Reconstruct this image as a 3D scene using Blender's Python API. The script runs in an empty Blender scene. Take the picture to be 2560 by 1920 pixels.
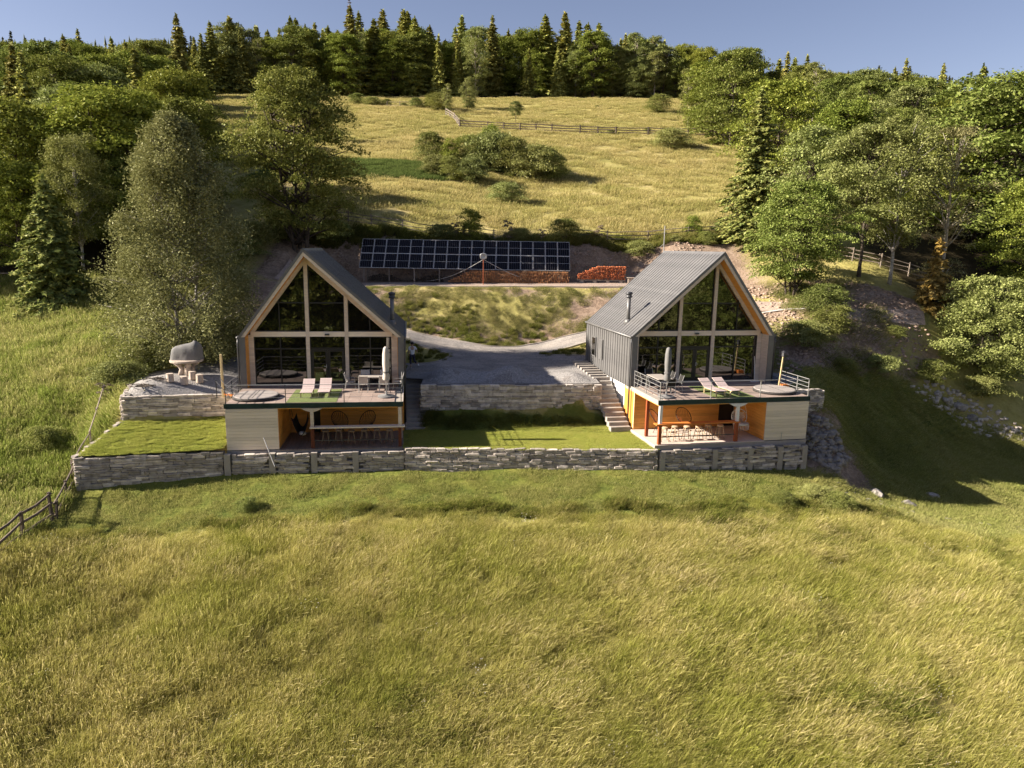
import bpy, bmesh, math, random
import numpy as np
from mathutils import Vector, Matrix

scene = bpy.context.scene
col = scene.collection
R = math.radians

# ------------------------------------------------------------------ camera
F_PX, PITCH, ROLL, CAM = 1775.672, R(10.862), 0.017, Vector((0.0, 0.0, 8.0))
_r0 = Vector((1, 0, 0)); _u0 = Vector((0, math.sin(PITCH), math.cos(PITCH)))
C_FWD = Vector((0, math.cos(PITCH), -math.sin(PITCH)))
C_RIGHT = math.cos(ROLL) * _r0 + math.sin(ROLL) * _u0
C_UP = -math.sin(ROLL) * _r0 + math.cos(ROLL) * _u0
cam_data = bpy.data.cameras.new('camera')
cam_data.sensor_width = 36.0
cam_data.lens = F_PX / 2560.0 * 36.0
cam_data.clip_start = 0.1
cam_data.clip_end = 4000.0
cam = bpy.data.objects.new('camera', cam_data)
col.objects.link(cam)
_m = Matrix((C_RIGHT, C_UP, -C_FWD)).transposed().to_4x4()
_m.translation = CAM
cam.matrix_world = _m
scene.camera = cam

# ------------------------------------------------------------------ sky, sun, exposure
SUN_EL, SUN_AZ = R(27.5), math.atan2(-math.cos(R(4.5)), -math.sin(R(4.5)))      # azimuth from +Y towards +X
world = bpy.data.worlds.new('World'); scene.world = world
world.use_nodes = True
wn = world.node_tree.nodes; wl = world.node_tree.links
wn.clear()
sky = wn.new('ShaderNodeTexSky'); sky.sky_type = 'NISHITA'; sky.sun_disc = False
sky.sun_elevation = SUN_EL; sky.sun_rotation = SUN_AZ
sky.air_density = 1.0; sky.dust_density = 0.6; sky.ozone_density = 2.2; sky.altitude = 900
tint = wn.new('ShaderNodeMix'); tint.data_type = 'RGBA'; tint.blend_type = 'MULTIPLY'
tint.inputs['Factor'].default_value = 1.0
tint.inputs['B'].default_value = (1.10, 0.85, 0.805, 1)
bg = wn.new('ShaderNodeBackground'); bg.inputs['Strength'].default_value = 0.054
wo = wn.new('ShaderNodeOutputWorld')
wl.new(sky.outputs[0], tint.inputs['A']); wl.new(tint.outputs['Result'], bg.inputs['Color'])
wl.new(bg.outputs[0], wo.inputs['Surface'])

sun_data = bpy.data.lights.new('sun', 'SUN'); sun_data.energy = 4.9
sun_data.angle = R(0.55); sun_data.color = (1.0, 0.905, 0.765)
sun = bpy.data.objects.new('sun', sun_data); col.objects.link(sun)
_sd = Vector((math.sin(SUN_AZ) * math.cos(SUN_EL), math.cos(SUN_AZ) * math.cos(SUN_EL), math.sin(SUN_EL)))
sun.rotation_euler = _sd.to_track_quat('Z', 'Y').to_euler()
sun.location = (0, 0, 60)

scene.view_settings.view_transform = 'Standard'
scene.view_settings.look = 'None'
scene.view_settings.exposure = 1.62
scene.view_settings.gamma = 1.0
scene.view_settings.use_curve_mapping = False
scene.render.engine = 'CYCLES'
scene.cycles.max_bounces = 4
scene.cycles.diffuse_bounces = 2
scene.cycles.glossy_bounces = 2
scene.cycles.use_adaptive_sampling = True
scene.cycles.adaptive_threshold = 0.02
scene.cycles.transmission_bounces = 3
scene.cycles.transparent_max_bounces = 6
scene.cycles.use_denoising = True
scene.cycles.caustics_reflective = False
scene.cycles.caustics_refractive = False

rng = np.random.default_rng(7)
random.seed(7)

# ------------------------------------------------------------------ mesh helpers
class MB:
    """collects polygons; build() links them as one mesh object"""
    def __init__(s): s.v = []; s.f = []; s.mi = []
    def add(s, vs, fs, mi=0):
        o = len(s.v); s.v += [tuple(p) for p in vs]
        s.f += [tuple(i + o for i in f) for f in fs]; s.mi += [mi] * len(fs); return s
    def box(s, x0, x1, y0, y1, z0, z1, mi=0):
        if x0 > x1: x0, x1 = x1, x0
        if y0 > y1: y0, y1 = y1, y0
        v = [(x0,y0,z0),(x1,y0,z0),(x1,y1,z0),(x0,y1,z0),(x0,y0,z1),(x1,y0,z1),(x1,y1,z1),(x0,y1,z1)]
        return s.add(v, [(0,3,2,1),(4,5,6,7),(0,1,5,4),(1,2,6,5),(2,3,7,6),(3,0,4,7)], mi)
    def bar(s, a, b, w, h, mi=0, up=(0,0,1)):
        """square bar from a to b, w sideways, h along up"""
        a = Vector(a); b = Vector(b); d = (b - a).normalized(); u = Vector(up)
        if abs(d.dot(u)) > 0.98: u = Vector((0,1,0))
        sd = d.cross(u).normalized(); u = sd.cross(d).normalized()
        v = []
        for p in (a, b):
            for (i, j) in ((-1,-1),(1,-1),(1,1),(-1,1)): v.append(p + sd*i*w/2 + u*j*h/2)
        return s.add(v, [(3,2,1,0),(4,5,6,7),(0,1,5,4),(1,2,6,5),(2,3,7,6),(3,0,4,7)], mi)
    def tube(s, pts, rad, n=6, mi=0, cap=True):
        pts = [Vector(p) for p in pts]
        if not hasattr(rad, '__len__'): rad = [rad] * len(pts)
        rings = []
        for i, p in enumerate(pts):
            d = (pts[min(i+1, len(pts)-1)] - pts[max(i-1, 0)]).normalized()
            u = Vector((0,0,1)) if abs(d.z) < 0.9 else Vector((0,1,0))
            a = d.cross(u).normalized(); b = d.cross(a).normalized()
            rings.append([p + (a*math.cos(2*math.pi*k/n) + b*math.sin(2*math.pi*k/n))*rad[i] for k in range(n)])
        v = [q for r in rings for q in r]; f = []
        for i in range(len(pts)-1):
            for k in range(n):
                f.append((i*n+k, i*n+(k+1)%n, (i+1)*n+(k+1)%n, (i+1)*n+k))
        if cap: f.append(tuple(range(n))[::-1]); f.append(tuple((len(pts)-1)*n+k for k in range(n)))
        return s.add(v, f, mi)
    def lathe(s, prof, n=16, c=(0,0,0), mi=0):
        v = []; f = []
        for (r, z) in prof:
            for k in range(n):
                a = 2*math.pi*k/n; v.append((c[0]+r*math.cos(a), c[1]+r*math.sin(a), c[2]+z))
        for i in range(len(prof)-1):
            for k in range(n): f.append((i*n+k, i*n+(k+1)%n, (i+1)*n+(k+1)%n, (i+1)*n+k))
        f.append(tuple(range(n))[::-1]); f.append(tuple((len(prof)-1)*n+k for k in range(n)))
        return s.add(v, f, mi)
    def prism_y(s, poly, y0, y1, mi=0):
        """polygon in (x,z), extruded along y"""
        n = len(poly)
        v = [(x, y0, z) for x, z in poly] + [(x, y1, z) for x, z in poly]
        f = [tuple(range(n)), tuple(range(2*n-1, n-1, -1))] + [(i, i+n, (i+1)%n+n, (i+1)%n) for i in range(n)]
        return s.add(v, f, mi)
    def prism_z(s, poly, z0, z1, mi=0):
        n = len(poly)
        v = [(x, y, z0) for x, y in poly] + [(x, y, z1) for x, y in poly]
        f = [tuple(range(n-1, -1, -1)), tuple(range(n, 2*n))] + [(i, (i+1)%n, (i+1)%n+n, i+n) for i in range(n)]
        return s.add(v, f, mi)
    def mesh(s, name, mats, smooth=False):
        me = bpy.data.meshes.new(name)
        me.from_pydata(s.v, [], s.f)
        for m in (mats if isinstance(mats, (list, tuple)) else [mats]): me.materials.append(m)
        if any(s.mi): me.polygons.foreach_set('material_index', s.mi)
        bm = bmesh.new(); bm.from_mesh(me); bmesh.ops.recalc_face_normals(bm, faces=bm.faces); bm.to_mesh(me); bm.free()
        if smooth: me.shade_smooth()
        me.update(); return me
    def build(s, name, mats, parent=None, smooth=False, bevel=0.0, **kw):
        o = link(name, s.mesh(name, mats, smooth), parent, **kw)
        if bevel:
            md = o.modifiers.new('bevel', 'BEVEL'); md.width = bevel; md.segments = 1; md.limit_method = 'ANGLE'
        return o

def link(name, me, parent=None, loc=(0,0,0), rot=(0,0,0), scale=(1,1,1)):
    o = bpy.data.objects.new(name, me); col.objects.link(o)
    o.parent = parent; o.location = loc; o.rotation_euler = rot; o.scale = scale
    return o
def tag(o, label=None, cat=None, group=None, kind=None):
    if label: o['label'] = label
    if cat: o['category'] = cat
    if group: o['group'] = group
    if kind: o['kind'] = kind
    return o
def thing(name, label, cat, loc=(0,0,0), rotz=0.0, group=None):
    o = bpy.data.objects.new(name, None); col.objects.link(o)
    o.empty_display_size = 0.3
    o.location = loc; o.rotation_euler = (0, 0, rotz)
    return tag(o, label, cat, group)
def copy_tree(o, parent=None):
    c = o.copy(); col.objects.link(c); c.parent = parent
    for ch in list(o.children): copy_tree(ch, c)
    return c
def fast_mesh(name, V, Fq, mat, nside=4, smooth=False):
    """numpy arrays -> mesh, all faces with nside corners"""
    me = bpy.data.meshes.new(name); V = np.asarray(V, np.float32); Fq = np.asarray(Fq, np.int32)
    me.vertices.add(len(V)); me.vertices.foreach_set('co', V.ravel())
    me.loops.add(Fq.size); me.loops.foreach_set('vertex_index', Fq.ravel())
    me.polygons.add(len(Fq)); me.polygons.foreach_set('loop_start', np.arange(len(Fq), dtype=np.int32) * nside)
    me.polygons.foreach_set('loop_total', np.full(len(Fq), nside, np.int32))
    me.update(calc_edges=True)
    for m in (mat if isinstance(mat, (list, tuple)) else [mat]): me.materials.append(m)
    if smooth: me.shade_smooth()
    return me

# ------------------------------------------------------------------ noise (numpy value noise)
_tab = np.random.default_rng(3).random((256, 256))
def vnoise(x, y):
    x = np.asarray(x, float); y = np.asarray(y, float)
    xi = np.floor(x).astype(int); yi = np.floor(y).astype(int); fx = x - xi; fy = y - yi
    fx = fx*fx*(3-2*fx); fy = fy*fy*(3-2*fy)
    g = lambda a, b: _tab[a & 255, b & 255]
    return (g(xi,yi)*(1-fx)+g(xi+1,yi)*fx)*(1-fy) + (g(xi,yi+1)*(1-fx)+g(xi+1,yi+1)*fx)*fy
def fbm(x, y, o=3):
    s = 0; a = 0.5
    for i in range(o): s = s + a*vnoise(np.asarray(x)*2**i + 17*i, np.asarray(y)*2**i + 31*i); a /= 2
    return s / (1 - 0.5**o)

# ------------------------------------------------------------------ materials
def nodes_of(name):
    m = bpy.data.materials.new(name); m.use_nodes = True
    nt = m.node_tree; b = nt.nodes['Principled BSDF']
    return m, nt, b
def ramp(nt, fac, stops):
    r = nt.nodes.new('ShaderNodeValToRGB'); e = r.color_ramp.elements
    while len(e) < len(stops): e.new(0.5)
    for i, (p, c) in enumerate(stops): e[i].position = p; e[i].color = (*c, 1)
    nt.links.new(fac, r.inputs[0]); return r.outputs['Color']
def noise(nt, vec, scale, detail=5, rough=0.6, dist=0.0, stretch=None):
    if stretch:
        mp = nt.nodes.new('ShaderNodeMapping'); mp.inputs['Scale'].default_value = stretch
        nt.links.new(vec, mp.inputs['Vector']); vec = mp.outputs[0]
    n = nt.nodes.new('ShaderNodeTexNoise'); n.inputs['Scale'].default_value = scale
    n.inputs['Detail'].default_value = detail; n.inputs['Roughness'].default_value = rough
    n.inputs['Distortion'].default_value = dist
    nt.links.new(vec, n.inputs['Vector']); return n.outputs['Fac']
def mixc(nt, fac, a, b, mode='MIX'):
    m = nt.nodes.new('ShaderNodeMix'); m.data_type = 'RGBA'; m.blend_type = mode
    for k, s in (('Factor', fac), ('A', a), ('B', b)):
        if hasattr(s, 'is_linked') or isinstance(s, bpy.types.NodeSocket): nt.links.new(s, m.inputs[k])
        elif k == 'Factor': m.inputs[k].default_value = s
        else: m.inputs[k].default_value = (*s, 1)
    return m.outputs['Result']
def maprange(nt, v, a, b, c=0.0, d=1.0):
    m = nt.nodes.new('ShaderNodeMapRange'); m.clamp = True
    nt.links.new(v, m.inputs['Value'])
    for i, x in zip((1,2,3,4), (a,b,c,d)): m.inputs[i].default_value = x
    return m.outputs[0]
def math_n(nt, op, a, b=None):
    m = nt.nodes.new('ShaderNodeMath'); m.operation = op
    for i, s in enumerate((a, b)):
        if s is None: continue
        if isinstance(s, (int, float)): m.inputs[i].default_value = s
        else: nt.links.new(s, m.inputs[i])
    return m.outputs[0]
def position(nt): return nt.nodes.new('ShaderNodeNewGeometry').outputs['Position']
def objcoord(nt): return nt.nodes.new('ShaderNodeTexCoord').outputs['Object']
def add_bump(nt, b, h, strength=0.4, dist=0.02):
    bp = nt.nodes.new('ShaderNodeBump'); bp.inputs['Strength'].default_value = strength
    bp.inputs['Distance'].default_value = dist
    nt.links.new(h, bp.inputs['Height']); nt.links.new(bp.outputs[0], b.inputs['Normal'])
def vary(nt, c, amount, sat=1.0):
    """brightness by object (Object Info random)"""
    oi = nt.nodes.new('ShaderNodeObjectInfo').outputs['Random']
    v = maprange(nt, oi, 0, 1, 1-amount, 1+amount)
    h = nt.nodes.new('ShaderNodeHueSaturation'); h.inputs['Saturation'].default_value = sat
    nt.links.new(v, h.inputs['Value']); nt.links.new(c, h.inputs['Color']); return h.outputs[0]
def M(name, c1, c2, scale=4.0, rough=0.7, bump=0.25, bscale=30.0, rnd=0.0, world=False, stretch=None, spec=0.3, metal=0.0, detail=6):
    m, nt, b = nodes_of(name)
    vec = position(nt) if world else objcoord(nt)
    n = noise(nt, vec, scale, detail, 0.65, 0.3, stretch)
    c = ramp(nt, n, [(0.30, c1), (0.70, c2)])
    if rnd: c = vary(nt, c, rnd)
    nt.links.new(c, b.inputs['Base Color'])
    b.inputs['Roughness'].default_value = rough; b.inputs['Specular IOR Level'].default_value = spec
    b.inputs['Metallic'].default_value = metal
    if bump: add_bump(nt, b, noise(nt, vec, bscale, 4, 0.6, 0, stretch), bump, 0.02)
    return m

MT = {}
MT['stone'] = M('stone_grey', (0.30,0.255,0.222), (0.60,0.53,0.47), 3.0, 0.9, 0.6, 14, 0.42, world=True)
MT['mortar'] = M('mortar', (0.13,0.115,0.10), (0.21,0.19,0.17), 4, 0.95, 0.5, 20, world=True)
MT['concrete'] = M('concrete', (0.29,0.255,0.225), (0.38,0.34,0.30), 1.8, 0.9, 0.2, 25, world=True)
MT['metal_sheet'] = M('grey_sheet_metal', (0.118,0.114,0.114), (0.172,0.166,0.163), 1.6, 0.45, 0.04, 3, 0.09, spec=0.5, metal=0.15)
MT['metal_dark'] = M('dark_metal', (0.035,0.035,0.04), (0.06,0.06,0.065), 3, 0.45, 0.05, 10, spec=0.5)
MT['frame_dark'] = M('dark_window_frame', (0.012,0.011,0.01), (0.02,0.018,0.017), 3, 0.4, 0.0, 10, spec=0.5)
MT['larch'] = M('pale_timber', (0.52,0.43,0.34), (0.66,0.56,0.45), 2.2, 0.7, 0.15, 18, 0.08, stretch=(1,1,6))
MT['larch_h'] = M('pale_boards', (0.66,0.56,0.44), (0.77,0.67,0.54), 2.2, 0.7, 0.12, 18, 0.11, stretch=(0.5,1,7))
MT['pine'] = M('orange_pine', (0.62,0.27,0.055), (0.78,0.37,0.09), 2.4, 0.55, 0.12, 14, 0.10, stretch=(0.6,0.6,7))
MT['pine_v'] = M('orange_pine_upright', (0.46,0.20,0.04), (0.68,0.32,0.08), 2.4, 0.55, 0.12, 14, 0.10, stretch=(6,6,0.5))
MT['redwood'] = M('red_brown_timber', (0.20,0.045,0.015), (0.30,0.075,0.025), 3, 0.6, 0.15, 20, 0.08, stretch=(5,5,0.6))
MT['white'] = M('white_plaster', (0.72,0.70,0.67), (0.80,0.78,0.75), 2, 0.85, 0.1, 20)
MT['deck'] = M('deck_tile', (0.235,0.175,0.15), (0.33,0.255,0.22), 1.4, 0.8, 0.2, 20, 0.12, world=True)
MT['plank'] = M('floor_plank', (0.15,0.115,0.095), (0.25,0.20,0.17), 2, 0.7, 0.2, 16, 0.15, stretch=(6,0.6,1))
MT['floor_pale'] = M('pale_floor', (0.50,0.42,0.36), (0.60,0.52,0.45), 1.5, 0.75, 0.1, 20, 0.03, world=True)
MT['fascia'] = M('fascia_green', (0.008,0.02,0.016), (0.02,0.05,0.05), 1.5, 0.5, 0.2, 6, world=True)
MT['turf'] = M('artificial_turf', (0.11,0.14,0.045), (0.16,0.19,0.062), 6, 0.9, 0.6, 90, world=True)
MT['alu'] = M('pale_aluminium', (0.56,0.55,0.55), (0.66,0.65,0.65), 4, 0.5, 0.0, 10)
MT['steel'] = M('galvanised_steel', (0.38,0.37,0.36), (0.50,0.49,0.48), 6, 0.4, 0.0, 10, metal=0.5)
MT['fabric_pale'] = M('pale_canvas', (0.40,0.36,0.32), (0.50,0.45,0.40), 3, 0.9, 0.2, 14)
MT['fabric_grey'] = M('grey_canvas', (0.13,0.125,0.125), (0.19,0.185,0.18), 3, 0.85, 0.3, 8)
MT['fabric_navy'] = M('navy_tarpaulin', (0.05,0.055,0.075), (0.085,0.09,0.115), 3, 0.6, 0.4, 6)
MT['lounger'] = M('pink_grey_slats', (0.46,0.36,0.345), (0.56,0.45,0.43), 4, 0.7, 0.1, 20, 0.05)
MT['black'] = M('black_cord', (0.012,0.011,0.010), (0.025,0.022,0.02), 8, 0.7, 0.2, 30)
MT['whitecord'] = M('white_cord', (0.70,0.66,0.60), (0.80,0.76,0.70), 8, 0.9, 0.2, 30)
MT['stool'] = M('pale_stool_timber', (0.42,0.30,0.19), (0.56,0.42,0.28), 5, 0.6, 0.1, 20, 0.12)
MT['stool_dark'] = M('worn_stool_timber', (0.16,0.11,0.075), (0.30,0.22,0.15), 5, 0.6, 0.1, 20, 0.15)
MT['tub'] = M('grey_tub_cover', (0.26,0.23,0.215), (0.34,0.30,0.28), 2, 0.8, 0.15, 12, world=True)
MT['tub_side'] = M('dark_tub_side', (0.03,0.026,0.024), (0.05,0.044,0.04), 2, 0.7, 0.15, 12)
MT['gravel'] = None
MT['fence'] = M('weathered_rail', (0.13,0.10,0.08), (0.30,0.25,0.205), 3, 0.85, 0.4, 24, 0.25, stretch=(3,3,3))
MT['fence_dark'] = M('dark_weathered_rail', (0.07,0.052,0.042), (0.15,0.115,0.09), 3, 0.85, 0.4, 24, 0.2)
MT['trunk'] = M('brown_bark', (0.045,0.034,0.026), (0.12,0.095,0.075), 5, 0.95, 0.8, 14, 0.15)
MT['trunk_pale'] = M('pale_bark', (0.26,0.22,0.175), (0.48,0.42,0.34), 4, 0.85, 0.4, 12, 0.1)
MT['trunk_birch'] = M('birch_bark', (0.15,0.13,0.115), (0.52,0.48,0.43), 5, 0.8, 0.3, 12, 0.05, stretch=(1,1,3))
MT['granite'] = M('rough_granite', (0.36,0.29,0.235), (0.54,0.45,0.37), 6, 0.9, 0.5, 18, 0.10)
MT['rock'] = M('field_rock', (0.16,0.14,0.125), (0.42,0.38,0.34), 2.5, 0.95, 0.8, 9, 0.25)
MT['skin'] = M('skin', (0.42,0.27,0.19), (0.48,0.31,0.22), 8, 0.6, 0.0)
MT['shirt'] = M('white_shirt', (0.66,0.65,0.66), (0.76,0.75,0.76), 6, 0.9, 0.2, 20)
MT['trousers'] = M('dark_blue_trousers', (0.025,0.025,0.045), (0.05,0.05,0.08), 6, 0.9, 0.2, 20)
MT['hair'] = M('dark_hair', (0.012,0.009,0.007), (0.025,0.018,0.014), 20, 0.6, 0.3, 40)
MT['shoe'] = M('white_shoe', (0.6,0.6,0.6), (0.7,0.7,0.7), 8, 0.6, 0.0)
MT['log'] = M('split_firewood', (0.30,0.13,0.055), (0.56,0.29,0.13), 9, 0.85, 0.4, 30, 0.2, world=True)
MT['log_red'] = M('red_firewood', (0.33,0.085,0.03), (0.55,0.19,0.08), 9, 0.85, 0.4, 30, 0.2, world=True)
MT['redwood_dark'] = M('dark_red_timber', (0.07,0.018,0.009), (0.13,0.032,0.014), 3, 0.6, 0.15, 20, 0.08, stretch=(5,5,0.6))
MT['yellow_wood'] = M('yellow_timber', (0.46,0.34,0.17), (0.60,0.46,0.26), 3, 0.6, 0.15, 20, stretch=(5,5,0.6))
MT['orange_wood'] = M('stained_orange_timber', (0.52,0.15,0.03), (0.64,0.22,0.05), 3, 0.6, 0.15, 20)

# glass: opaque pane, dark room put into its colour, real reflection and slight waviness
m, nt, b = nodes_of('dark_room_glass')
b.inputs['Base Color'].default_value = (0.006, 0.0055, 0.005, 1); b.inputs['Roughness'].default_value = 0.02
b.inputs['IOR'].default_value = 2.1; b.inputs['Specular IOR Level'].default_value = 0.5
add_bump(nt, b, noise(nt, objcoord(nt), 1.6, 2, 0.5), 0.05, 0.05)
MT['glass'] = m
# solar cell sheet: fine busbars and cell grid printed on the panel
m, nt, b = nodes_of('solar_cells')
sx = nt.nodes.new('ShaderNodeSeparateXYZ'); nt.links.new(objcoord(nt), sx.inputs[0])
fr = math_n(nt, 'FRACT', math_n(nt, 'MULTIPLY', sx.outputs['X'], 6/1.06))
ln = math_n(nt, 'LESS_THAN', math_n(nt, 'ABSOLUTE', math_n(nt, 'SUBTRACT', fr, 0.5)), 0.09)
c = mixc(nt, ln, (0.0035, 0.0035, 0.006), (0.055, 0.052, 0.06))
nt.links.new(c, b.inputs['Base Color']); b.inputs['Roughness'].default_value = 0.06
b.inputs['IOR'].default_value = 1.27
MT['cells'] = m
# crushed stone
def gravel(name, c1, c2, c3):
    m, nt, b = nodes_of(name); p = position(nt)
    vo = nt.nodes.new('ShaderNodeTexVoronoi'); vo.inputs['Scale'].default_value = 14; nt.links.new(p, vo.inputs['Vector'])
    big = noise(nt, p, 0.5, 4, 0.6, 0.4, (1, 2.2, 1)); fine = noise(nt, p, 9, 4, 0.7)
    c = ramp(nt, vo.outputs['Color'], [(0.1, c1), (0.9, c2)])
    c = mixc(nt, maprange(nt, big, 0.42, 0.66), c, c3)
    c = mixc(nt, maprange(nt, fine, 0.3, 0.7, 0.55, 0.0), c, (0.06, 0.055, 0.05))
    nt.links.new(c, b.inputs['Base Color']); b.inputs['Roughness'].default_value = 0.95; b.inputs['Specular IOR Level'].default_value = 0.1
    add_bump(nt, b, vo.outputs['Distance'], 0.8, 0.03); return m
MT['gravel'] = gravel('grey_gravel', (0.25,0.235,0.225), (0.46,0.43,0.41), (0.38,0.355,0.34))
MT['drive'] = gravel('compacted_drive', (0.22,0.20,0.19), (0.36,0.33,0.31), (0.44,0.39,0.35))
# ------------------------------------------------------------------ terrain
CTRL = [
 # foreground meadow, falling away towards and behind the camera
 (-90,-60,-20),(-40,-60,-19),(0,-60,-19),(40,-60,-19),(90,-60,-20),(-60,-20,-13),(-20,-20,-12.5),(20,-20,-12.5),(60,-20,-14),
 (-40,5,-9),(-15,5,-8.6),(0,5,-8.6),(15,5,-8.6),(40,5,-9.5),
 (-34,17,-6.4),(-14,17.5,-6.5),(0,17.5,-6.5),(15,17.5,-6.3),(34,17,-7.2),
 (-30,26,-3.6),(-19.5,26,-4.5),(-10,26,-5.0),(0,26,-5.1),(12,26,-5.2),(24,26,-5.8),(42,26,-7),
 (-21,30.5,-4.2),(-10,31,-4.4),(0,31.5,-4.3),(12,32,-4.45),(20,32.5,-5.1),(27,33,-6.2),(40,34,-7),
 # foot of the long wall
 (-21,32.4,-4.0),(-17,33.3,-3.85),(-14.4,34.0,-3.62),(-10,34.6,-3.55),(-5.7,35.2,-3.5),(0,35.3,-3.5),(4,35.4,-3.5),(7.9,35.8,-3.5),(12,36.7,-3.65),(16.3,37.5,-3.95),
 # under the lawns and cabins
 (-18,34.4,-3.0),(-19.5,35.9,-1.6),(-16,36.6,-1.6),(-10,37,-3.2),(0,37.5,-3.0),(6,38.5,-3),(12,40,-3),(-9,42,-3),(-9,46,-2),(12,46,-2),(14,42,-3),
 # bank and courtyard
 (0,39.5,-2.6),(0,40.2,-2.0),(0,40.9,-1.35),(-4.5,39.2,-2.6),(-4.5,40.3,-1.4),(4.8,39.8,-2.6),(4.8,41.0,-1.5),(2.5,39.6,-2.6),(2.5,40.3,-2.0),(2.5,41.0,-1.4),(-2.5,39.4,-2.6),(-2.5,40.0,-2.0),(-2.5,40.7,-1.35),
 (6.2,40.3,-2.6),(5.9,41.3,-2.1),(5.65,42.5,-1.4),(5.5,43.8,-.6),(-5.6,39.6,-2.7),(-5.8,40.8,-2.1),(-6.0,41.9,-1.4),(-6.1,42.8,-.7),(-4.5,41.1,-0.1),(0,41.5,-0.1),(4.4,41.9,-0.1),(0,44,-.1),(-5,45,-.05),(4.3,45,-.05),(0,48,.12),(-6,47,.15),(5,48.5,.2),(0,51,.36),(-4.5,49.8,.5),(2.1,50.5,.5),
 (-8.1,52.4,1.2),(-8.3,54.4,1.75),(-5.8,54.0,1.2),(-1.5,53,.65),(2,54.6,.9),(5.6,54.8,1.65),(5.4,52.2,1.2),(-14,54,2.2),(10,56,2.6),
 (-12,58.3,4.4),(-8,58.7,4.5),(-4,59.0,4.62),(0,59.3,4.72),(4,59.6,4.82),(8.5,60,4.95),(-12,60.5,4.6),(-4,60.6,4.75),(4,60.7,4.9),(12,61,5.05),(-8,56.5,3.0),(6,57.4,3.2),(-4,56.4,2.9),(2,57,2.9),
 (-18,58,4.4),(-16,63,4.7),(-7,63,4.85),(0,63,4.9),(10,63,5.0),(-16,66.8,4.85),(-7,66.8,4.95),(0,66.8,5.0),(10,67,5.2),(18,63,5.2),
 (-20,69,8.2),(-13,69.2,8.3),(-6,69.2,8.2),(1,69.2,8.1),(8,69,8.2),(15,68.5,8.5),(-16,71,9.6),(-6,71.5,9.2),(3,71.5,9.1),(16,71,9.2),
 # left terrace and meadow
 (-18,38.5,-0.05),(-16,41,0),(-19.5,43.5,0),(-18.5,48,.1),(-20.4,37.2,-.1),(-21.8,40.4,0),(-22,43.2,.05),(-22.4,37,-2.0),(-22,34.5,-3.0),
 (-26,36,-2.3),(-24.5,41,-.5),(-32,44,.4),(-26,47,1.3),(-36,50,2.2),(-37,56,4.6),(-28,54,3.4),(-22,52,1.6),(-30,60,6.5),(-50,50,2.0),(-60,40,-2),(-60,62,6.5),(-23,62,6.3),(-20,66,7.4),
 # right: cut bank, road, valley
 (17.6,44.5,.1),(18.2,41.5,-.6),(19.3,39.8,-3.2),(20.3,45.6,0.0),(19,48,1.0),(23,50.6,2.3),(24.4,52.7,3.35),(20,53,3.2),(24,47.6,-1.0),(28,48.5,-2.5),(33,50,-3.5),(38,50,-4.6),(27.5,50.9,0.9),(28,53.3,3.2),(32,54.8,3.0),(30.5,51.0,-.6),(35,52.5,-1.0),(21.5,42.5,-3.6),(26,42,-5.2),(30,43.5,-5.7),(36,45,-6.3),(19.5,37.4,-4.9),(22,39,-5.3),(24.7,38.4,-6.0),(28.7,38,-6.4),(36,40,-6.6),(50,48,-7),(60,30,-9),
 (27,55,4.0),(30,58,5.3),(31,62.5,7),(24,60,5.6),(36,74,11),(38,60,3.6),(48,60,1.5),(60,70,8),
 # upper meadow and the hill
 (-30,90,15.3),(0,90,14),(30,90,15),(-18,100,18.6),(-40,110,21.5),(0,110,20.3),(34,110,19.6),(-50,140,30),(0,140,29.8),(40,140,29.8),(0,165,37.2),
 (-70,185,43.5),(0,190,45),(50,190,45.5),(110,150,29),(-110,150,33),(0,225,53),(-100,225,51),(100,225,45),
 (0,300,72),(-150,300,70),(150,300,61),(0,420,104),(-220,420,100),(220,420,88),(0,700,168),(-330,700,166),(330,700,142),(-900,700,150),(900,700,140),
 (0,950,165),(-900,950,150),(900,950,140),(-300,300,72),(300,300,66),(-120,60,6),(120,60,2),(-400,0,-10),(400,0,-14),(-300,-80,-24),(300,-80,-24),
]
CP = np.array(CTRL, float); RC = 1.3
def _phi(r2): return -np.sqrt(r2 + RC*RC)
_d2 = ((CP[:,None,:2] - CP[None,:,:2])**2).sum(-1)
_A = np.zeros((len(CP)+3, len(CP)+3)); _A[:-3,:-3] = _phi(_d2)
_A[:-3,-3] = 1; _A[:-3,-2:] = CP[:,:2]; _A[-3:,:-3] = _A[:-3,-3:].T
_W = np.linalg.solve(_A, np.concatenate([CP[:,2], [0,0,0]]))
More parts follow.
